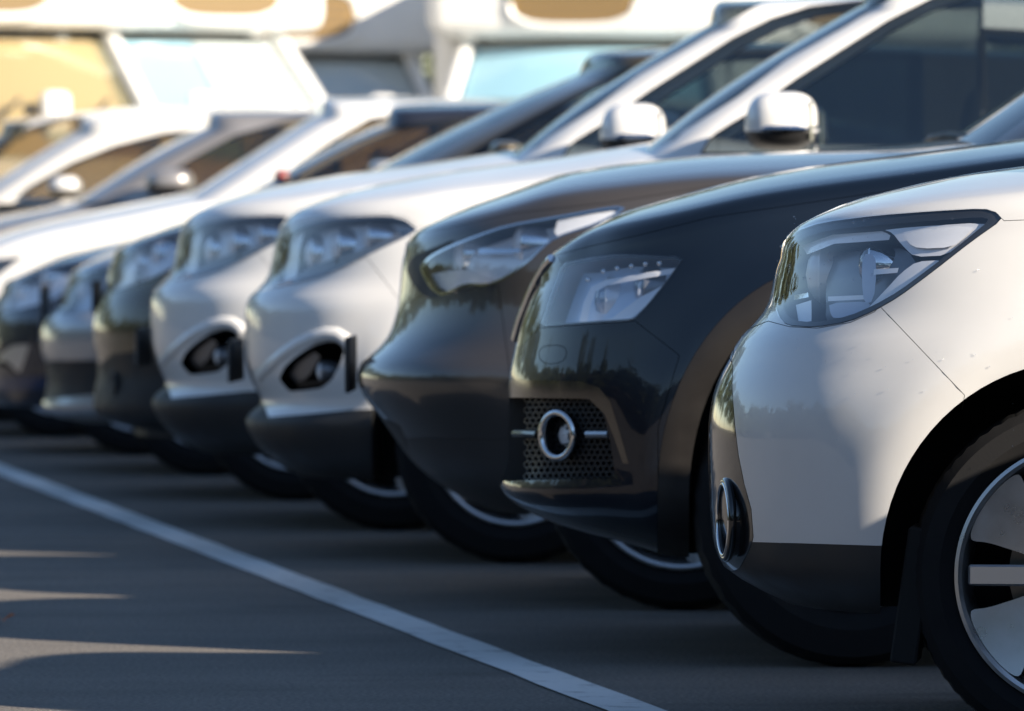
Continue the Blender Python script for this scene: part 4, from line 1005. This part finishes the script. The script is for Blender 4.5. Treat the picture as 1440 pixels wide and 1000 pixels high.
soul = build_soul()
audi = build_audi()
inf = build_inf()
kuga = build_kuga()
k2 = copy_tree(kuga.root); k2.location.y += YS[4] - YS[3]; k2.location.x += 3.424 - 3.455
k2['label'] = 'second white SUV with angular fog lamp opening, beside the olive grey car'
build_olive(); build_silver(); build_dark()
X8 = 3.404 - 0.78
build_far(8, 'white car with pale broad roof, its hood above the slate blue car at left', WHITE, X8, 1.78, 4.3,
          [(-60, 352), (-20, 335), (29, 318), (70, 308), (160, 291), (260, 271), (330, 258)],
          [(279, 264), (330, 230), (374, 202), (431, 165), (484, 138), (520, 128)], [(1.2, 1.52), (1.9, 1.57), (2.6, 1.57), (3.4, 1.53), (4.1, 1.4)], 1.08,
          [(200, 290), (318, 264), (370, 230), (430, 190), (478, 158), (510, 140), (560, 128), (480, 100), (200, 200)],
          [(385, 262), (413, 233), (462, 200), (520, 166), (560, 161), (620, 160), (700, 150), (840, 152), (840, 268)], None, WHITE)
build_far(9, 'warm grey car with rounded grey door mirror, behind the white broad-roofed car', GREY, X8, 1.76, 4.3,
          [(-150, 350), (-80, 330), (0, 302), (60, 292), (120, 276), (170, 268)],
          [(130, 266), (180, 234), (230, 205), (290, 175), (330, 158), (380, 148)], [(1.2, 1.50), (1.9, 1.55), (2.6, 1.55), (3.4, 1.5), (4.1, 1.38)], 1.08,
          [(60, 290), (176, 268), (215, 232), (270, 202), (330, 172), (380, 155), (430, 147), (330, 120), (60, 200)],
          [(210, 272), (225, 250), (270, 222), (330, 190), (400, 170), (470, 160), (620, 162), (620, 274)], (208, 238, 273, 274), GREY)
build_far(10, 'glare-tinted white car with a pale curved roof rail above the warm grey car', GLAREWHITE, X8, 1.76, 4.3,
          [(-210, 350), (-150, 330), (-60, 300), (0, 288), (60, 276)],
          [(-30, 270), (20, 236), (70, 205), (110, 182), (150, 165), (200, 150)], [(1.2, 1.53), (1.9, 1.59), (2.6, 1.60), (3.4, 1.55), (4.1, 1.4)], 1.08,
          [(-120, 300), (-2, 282), (60, 236), (110, 205), (150, 188), (190, 170), (240, 155), (160, 120), (-120, 200)],
          [(20, 280), (40, 262), (100, 228), (160, 204), (230, 186), (330, 178), (480, 178), (480, 280)], (70, 248, 114, 276), WHITE)
build_far(11, 'glare-tinted white car farthest along the row at upper left', GLAREWHITE, X8, 1.76, 4.3,
          [(-300, 350), (-230, 330), (-130, 300), (-60, 290), (0, 280)],
          [(-110, 270), (-60, 236), (-20, 200), (20, 170), (60, 148), (110, 133)], [(1.2, 1.56), (1.9, 1.63), (2.6, 1.64), (3.4, 1.6), (4.1, 1.45)], 1.1,
          [(-200, 300), (-80, 282), (-20, 230), (10, 200), (40, 175), (80, 152), (120, 140), (60, 110), (-200, 200)],
          [(-60, 280), (-40, 250), (0, 200), (40, 178), (90, 164), (200, 158), (400, 158), (400, 280)], (-40, 248, -5, 276), GLAREWHITE)
# two more cars of the row stand nearer than the picture's edge and throw their shadows into it
k3 = copy_tree(audi.root); k3.location.y = YS[0] - 2.32 + 0.95; k3.location.x += 0.58
k3['label'] = 'navy SUV parked outside the picture beside the nearest white crossover'
k4 = copy_tree(inf.root); k4.location.y = YS[0] - 5.4 + 0.95; k4.location.x += 1.0
k4['label'] = 'graphite SUV parked outside the picture, second from the white crossover'

# ------------------------------------------------------------------ motorhomes beyond the end of the row
VANW = mat('motorhome_white', (0.80, 0.79, 0.76), 0.35, 0, 0.4, vary=(3, 0.04))
SHW = mat('white_reflection_panel', (0.82, 0.81, 0.78), 0.6); SHB = mat('sky_reflection_panel', (0.50, 0.74, 0.85), 0.5); SHT = mat('glare_tan_panel', (0.62, 0.42, 0.20), 0.9)  # panels added behind glass; colours carry windscreen reflections and warm lens flare
VANDK = mat('motorhome_window', (0.26, 0.17, 0.07), 0.25, 0, 0.5)
def plan_box(bm, x0, x1, y0, y1, z0, z1, bev): bx(bm, ((x0 + x1) / 2, (y0 + y1) / 2, (z0 + z1) / 2), (x1 - x0, y1 - y0, z1 - z0), bev, 3)
def motorhome(label, X, Y, rz, tone_panels=(), wsm=None, wdx=0.0):
    """faces local -Y; origin on the ground under the front bumper"""
    t = thing('motorhome', label, 'motorhome', (X, Y, 0), rz, 'motorhomes parked beyond the row of cars')
    o = lambda n, bm, m, p=None, a=35: link(n, from_bm(bm, ang=a), p or t, m)
    bm = bmesh.new(); plan_box(bm, -0.98, 0.98, 0.05, 0.95, 0.30, 1.18, 0.09); o('cab_front', bm, VANW)
    # sloping bonnet
    bm = bmesh.new(); a = [(-0.95, 0.10, 1.05), (0.95, 0.10, 1.05), (1.0, 0.75, 1.38), (-1.0, 0.75, 1.38)]
    v = [bm.verts.new(p) for p in a] + [bm.verts.new((p[0], p[1] + 0.02, 0.95)) for p in a]
    for f in ((0, 1, 2, 3), (7, 6, 5, 4), (0, 4, 5, 1), (1, 5, 6, 2), (2, 6, 7, 3), (3, 7, 4, 0)): bm.faces.new([v[i] for i in f])
    o('bonnet', bm, VANW, a=60)
    # windscreen, bowed
    zb, zt, yb, yt, wb, wt = 1.36, 2.18, 0.70, 1.45, 0.98, 0.80
    bm = bmesh.new(); rows = []
    for i in range(13):
        q = i / 12; z = zb + (zt - zb) * q; y = yb + (yt - yb) * q; w = wb + (wt - wb) * q
        rows.append([bm.verts.new((w * (j / 12 * 2 - 1), y + 0.16 * (j / 12 * 2 - 1) ** 2, z)) for j in range(13)])
    for A, B in zip(rows[:-1], rows[1:]):
        for j in range(12): bm.faces.new((A[j], A[j + 1], B[j + 1], B[j]))
    o('windscreen', bm, wsm or VANGL)
    def tone_panel(q0, q1, j0, j1, m, name='screen_tone_panel'):
        bm = bmesh.new(); rows = []
        for i in range(9):
            q = q0 + (q1 - q0) * i / 8; z = zb + (zt - zb) * q; y = yb + (yt - yb) * q; w = wb + (wt - wb) * q
            rows.append([bm.verts.new((0.985 * w * u, y + 0.16 * u * u + 0.035, z - 0.03)) for u in [j0 + (j1 - j0) * j / 10 for j in range(11)]])
        for A, B in zip(rows[:-1], rows[1:]):
            for j in range(10): bm.faces.new((A[j], A[j + 1], B[j + 1], B[j]))
        o(name, bm, m)
    for sh in tone_panels: tone_panel(*sh)
    for sx in (-1, 1):
        bm = bmesh.new(); tube(bm, [(sx * (wb + .02), yb + 0.17, zb - 0.02), (sx * (wb + wt + .04) / 2, (yb + yt) / 2 + 0.17, (zb + zt) / 2), (sx * (wt + .02), yt + 0.17, zt + 0.02)], 0.055, 8, ry=0.05); o('windscreen_pillar', bm, VANW)
        bm = bmesh.new(); v = [bm.verts.new(p) for p in [(sx * 1.01, 0.95, 1.34), (sx * 1.03, 2.0, 1.34), (sx * 0.90, 2.0, 2.14), (sx * 0.86, 1.62, 2.14)]]; bm.faces.new(v); o('door_window', bm, SIDEGL)
        bm = bmesh.new(); plan_box(bm, min(sx * 0.93, sx * 1.02), max(sx * 0.93, sx * 1.02), 0.8, 2.1, 0.35, 1.33, 0.04); d = o('cab_door', bm, VANW)
        bm = bmesh.new(); plan_box(bm, min(sx * 0.90, sx * 1.0), max(sx * 0.90, sx * 1.0), 2.0, 2.25, 1.30, 2.2, 0.03); o('door_pillar', bm, VANW)
        m = bpy.data.objects.new('door_mirror', None); COL.objects.link(m); m.parent = t; m.location = (sx * 1.22, 0.95, 1.62)
        bm = bmesh.new(); bx(bm, (0, 0, 0), (0.20, 0.12, 0.36), 0.05, 3); link('mirror_head', from_bm(bm), m, VANW)
        bm = bmesh.new(); bx(bm, (0, 0.062, 0), (0.16, 0.008, 0.30)); link('mirror_glass', from_bm(bm), m, CHROME)
        bm = bmesh.new(); tube(bm, [(-sx * 0.2, 0.02, -0.2), (-sx * 0.05, 0, -0.14)], 0.03, 6); link('mirror_arm', from_bm(bm), m, PLAST)
        hl = bpy.data.objects.new('headlight', None); COL.objects.link(hl); hl.parent = t
        bm = bmesh.new(); bx(bm, (sx * 0.76, 0.06, 0.86), (0.34, 0.10, 0.24), 0.04, 2); link('lamp_glass', from_bm(bm), hl, DRL)
        bm = bmesh.new(); bx(bm, (sx * 0.76, 0.09, 0.86), (0.38, 0.10, 0.28), 0.04, 2); link('lamp_frame', from_bm(bm), hl, PLAST)
    # wipers
    for wx in (-0.5, 0.1):
        bm = bmesh.new(); tube(bm, [(wx, 0.66, 1.37), (wx + 0.25, 0.84, 1.56), (wx + 0.5, 1.0, 1.75)], 0.014, 6); o('wiper', bm, PLAST)
    # alcove over the cab, and the living box
    bm = bmesh.new(); plan_box(bm, -1.08, 1.08, 1.36, 2.4, 2.21, 3.02, 0.12); al = o('alcove', bm, VANW)
    rr = rounded([(-0.52 + wdx, 2.28), (0.34 + wdx, 2.28), (0.34 + wdx, 2.68), (-0.52 + wdx, 2.68)], 3, 0.2)
    wf = bmesh.new(); A = [wf.verts.new((x, 1.335, z)) for x, z in rr]; B = [wf.verts.new((x, 1.37, z)) for x, z in rr]; wf.faces.new(A); wf.faces.new(B[::-1])
    for k in range(len(rr)): wf.faces.new((A[k], B[k], B[(k + 1) % len(rr)], A[(k + 1) % len(rr)]))
    w = link('alcove_window', from_bm(wf), t, VANDK)
    wf = bmesh.new(); tube(wf, [(x, 1.34, z) for x, z in rr], 0.028, 6, True); link('window_frame', from_bm(wf), w, VANW)
    for k in range(5): link('blind_slat', box_mesh((-0.09 + wdx, 1.331, 2.35 + 0.07 * k), (0.72, 0.006, 0.012)), w, CABINL)
    bm = bmesh.new(); plan_box(bm, -1.12, 1.12, 2.24, 7.0, 0.38, 3.0, 0.08); o('living_box', bm, VANW)
    bm = bmesh.new(); plan_box(bm, -0.9, 0.9, 0.9, 2.2, 0.5, 1.25, 0.05); o('cab_floor', bm, CABIN)
    for y in (1.75,):
        for sx in (-0.45, 0.45): bm = bmesh.new(); plan_box(bm, sx - 0.24, sx + 0.24, y, y + 0.2, 1.1, 1.9, 0.06); o('cab_seat', bm, CABINL)
    for sx in (-1, 1):
        for y in (0.95, 4.9):
            wh = make_wheel(t, (sx * 0.86, y, 0.34), 0.34, 0.20, 0.22, 'ten', seg=32); wh.rotation_euler = (0, 0, math.pi / 2 * sx)
    return t
def at_px(px, Y):
    p = on_y(px, 300, Y); return p.x
motorhome('motorhome with windscreen tinted blue for sky reflections and dark overcab window, at top centre behind the cars', at_px(790, 49.3), 49.0, math.radians(-14), ((0.02, 0.55, -0.97, 0.97, SHW), (0.56, 0.98, -0.97, 0.97, SHB)))
motorhome('white motorhome with dark overcab window, behind its larger-looking neighbour', at_px(410, 47.9), 47.6, math.radians(24), ((0.02, 0.98, -0.97, 0.1, SHB), (0.02, 0.98, 0.12, 0.97, SHW)), None, 0.35)
motorhome('motorhome with windscreen tinted tan for glare at the top left corner', at_px(95, 47.3), 47.0, math.radians(14), ((0.02, 0.98, -0.97, 0.97, SHT),))
motorhome('white motorhome with windscreen tinted pale for reflections, half hidden between two others', at_px(500, 54.3), 54.0, math.radians(8), ((0.02, 0.98, -0.97, 0.97, SHW),))
motorhome('white motorhome at the right behind the dark SUVs', at_px(1270, 50.8), 50.5, math.radians(2))

# ------------------------------------------------------------------ trees behind
LEAF = mat('leaf_green', (0.06, 0.075, 0.03), 0.7, vary=(2, 0.25)); BARK = mat('bark', (0.09, 0.065, 0.045), 0.9)
def tree(label, X, Y, h, r, seed):
    rg = random.Random(seed); t = thing('tree', label, 'tree', (X, Y, 0), 0, 'trees behind the motorhomes')
    bm = bmesh.new(); tube(bm, [(0, 0, 0), (0.1, 0, h * 0.3), (0, 0.1, h * 0.7)], 0.16, 8)
    for k in range(9):
        a = rg.uniform(0, 6.28); z = h * rg.uniform(0.3, 0.6); tube(bm, [(0, 0, z), (math.cos(a) * r * 0.4, math.sin(a) * r * 0.4, z + h * 0.15), (math.cos(a) * r * 0.7, math.sin(a) * r * 0.7, z + h * 0.25)], 0.05, 5)
    link('trunk', from_bm(bm), t, BARK)
    bm = bmesh.new()
    cl = [(Vector((rg.gauss(0, r * 0.45), rg.gauss(0, r * 0.45), h * rg.uniform(0.28, 0.98))), rg.uniform(0.35, 0.8) * (1.9 if r > 3.4 else 1)) for _ in range(46)]
    for c_, cr in cl:
        for k in range(150 if r > 3.4 else 110):
            d = Vector((rg.gauss(0, 1), rg.gauss(0, 1), rg.gauss(0, 0.8))).normalized() * cr * rg.random() ** 0.4; p = c_ + d
            u = Vector((rg.gauss(0, 1), rg.gauss(0, 1), rg.gauss(0, 1))).normalized(); w = u.orthogonal().normalized(); s_ = rg.uniform(0.05, 0.11) * (2.4 if r > 3.4 else 1)
            bm.faces.new([bm.verts.new(p + u * s_), bm.verts.new(p + w * s_ * 0.5), bm.verts.new(p - u * s_), bm.verts.new(p - w * s_ * 0.5)])
    link('crown', from_bm(bm, False), t, LEAF); return t
for i, (px, Y, h, r) in enumerate([(540, 62, 6, 2.6), (150, 66, 6.5, 2.8), (960, 64, 6, 2.8), (690, 72, 7, 3.0), (1300, 66, 6, 2.6), (-60, 64, 6, 2.6)]):
    tree(['leafy tree seen between the two middle motorhomes', 'leafy tree behind the top left motorhome', 'leafy tree right of the blue windscreen motorhome', 'tall tree farthest behind the motorhomes', 'tree hidden behind the large white pillar', 'tree beyond the left edge'][i], at_px(px, Y), Y, h, r, i)
rg2 = random.Random(11)
lots = [(x, -29 + rg2.uniform(-2, 2), rg2.uniform(11, 14), 4.2) for x in range(-30, 36, 6)] + [(x, 74 + rg2.uniform(-2, 2), rg2.uniform(8, 11), 4.0) for x in range(-34, 3, 6)] + [(-27 + rg2.uniform(-2, 2), y, rg2.uniform(5.5, 7.0), 3.5) for y in range(-20, 66, 7)]  # unseen tree rows, added to darken the horizon mirrored in the cars
for i, (X, Y, h, r) in enumerate(lots):
    tree('unseen leafy tree added to darken the horizon mirrored in the cars', X, Y, h, r, 20 + i)['group'] = 'unseen trees added for darker horizon reflections'
# unseen long sheds, added so the car paint mirrors a darker horizon
UNSEENSHED = mat('unseen_shed_cladding', (0.075, 0.066, 0.058), 0.8, vary=(0.6, 0.2)); UNSEENDOOR = mat('unseen_shed_door', (0.16, 0.16, 0.17), 0.6); UNSEENROOF = mat('unseen_shed_roof', (0.11, 0.10, 0.10), 0.8)
def unseen_shed(label, x0, x1, y0, y1, h, side):
    t = thing('unseen_shed', label, 'building', ((x0 + x1) / 2, (y0 + y1) / 2, 0), 0, 'unseen sheds added for darker horizon reflections'); cx, cy = (x0 + x1) / 2, (y0 + y1) / 2
    link('wall', box_mesh((0, 0, h / 2), (x1 - x0, y1 - y0, h)), t, UNSEENSHED); link('roof', box_mesh((0, 0, h + 0.12), (x1 - x0 + 0.8, y1 - y0 + 0.8, 0.22)), t, UNSEENROOF)
    for k in range(-4, 5):
        if side == 'x': d = link('door', box_mesh(((x1 - x0) / 2 + 0.02, k * 10.5, 1.6), (0.06, 4, 3.2), 0.01, 1), t, UNSEENDOOR)
        else: d = link('door', box_mesh((k * 8.5, (y1 - y0) / 2 + 0.02, 1.6), (4, 0.06, 3.2), 0.01, 1), t, UNSEENDOOR)
unseen_shed('unseen long brown building added at left to darken the mirrored horizon', -42, -30, -45, 75, 5.5, 'x')
unseen_shed('unseen long brown building added behind the camera to darken the mirrored horizon', -28, 40, -50, -36, 5.0, 'y')
# a fallen leaf on the asphalt
p = on_ground(4, 877); bm = bmesh.new()
v = [bm.verts.new((p.x + 0.035 * math.cos(a) * (1 if i % 2 else 0.55), p.y + 0.03 * math.sin(a) * (1 if i % 2 else 0.55), 0.006 + 0.02 * abs(math.cos(a)))) for i, a in enumerate(np.linspace(0, 2 * math.pi, 12, endpoint=False))]
ce = bm.verts.new((p.x, p.y, 0.008))
for i in range(12): bm.faces.new((ce, v[i], v[(i + 1) % 12]))
tag(link('fallen_leaf', from_bm(bm), None, mat('dry_leaf', (0.50, 0.14, 0.04), 0.7)), 'small orange dry leaf lying on the asphalt at the left edge', 'leaf')
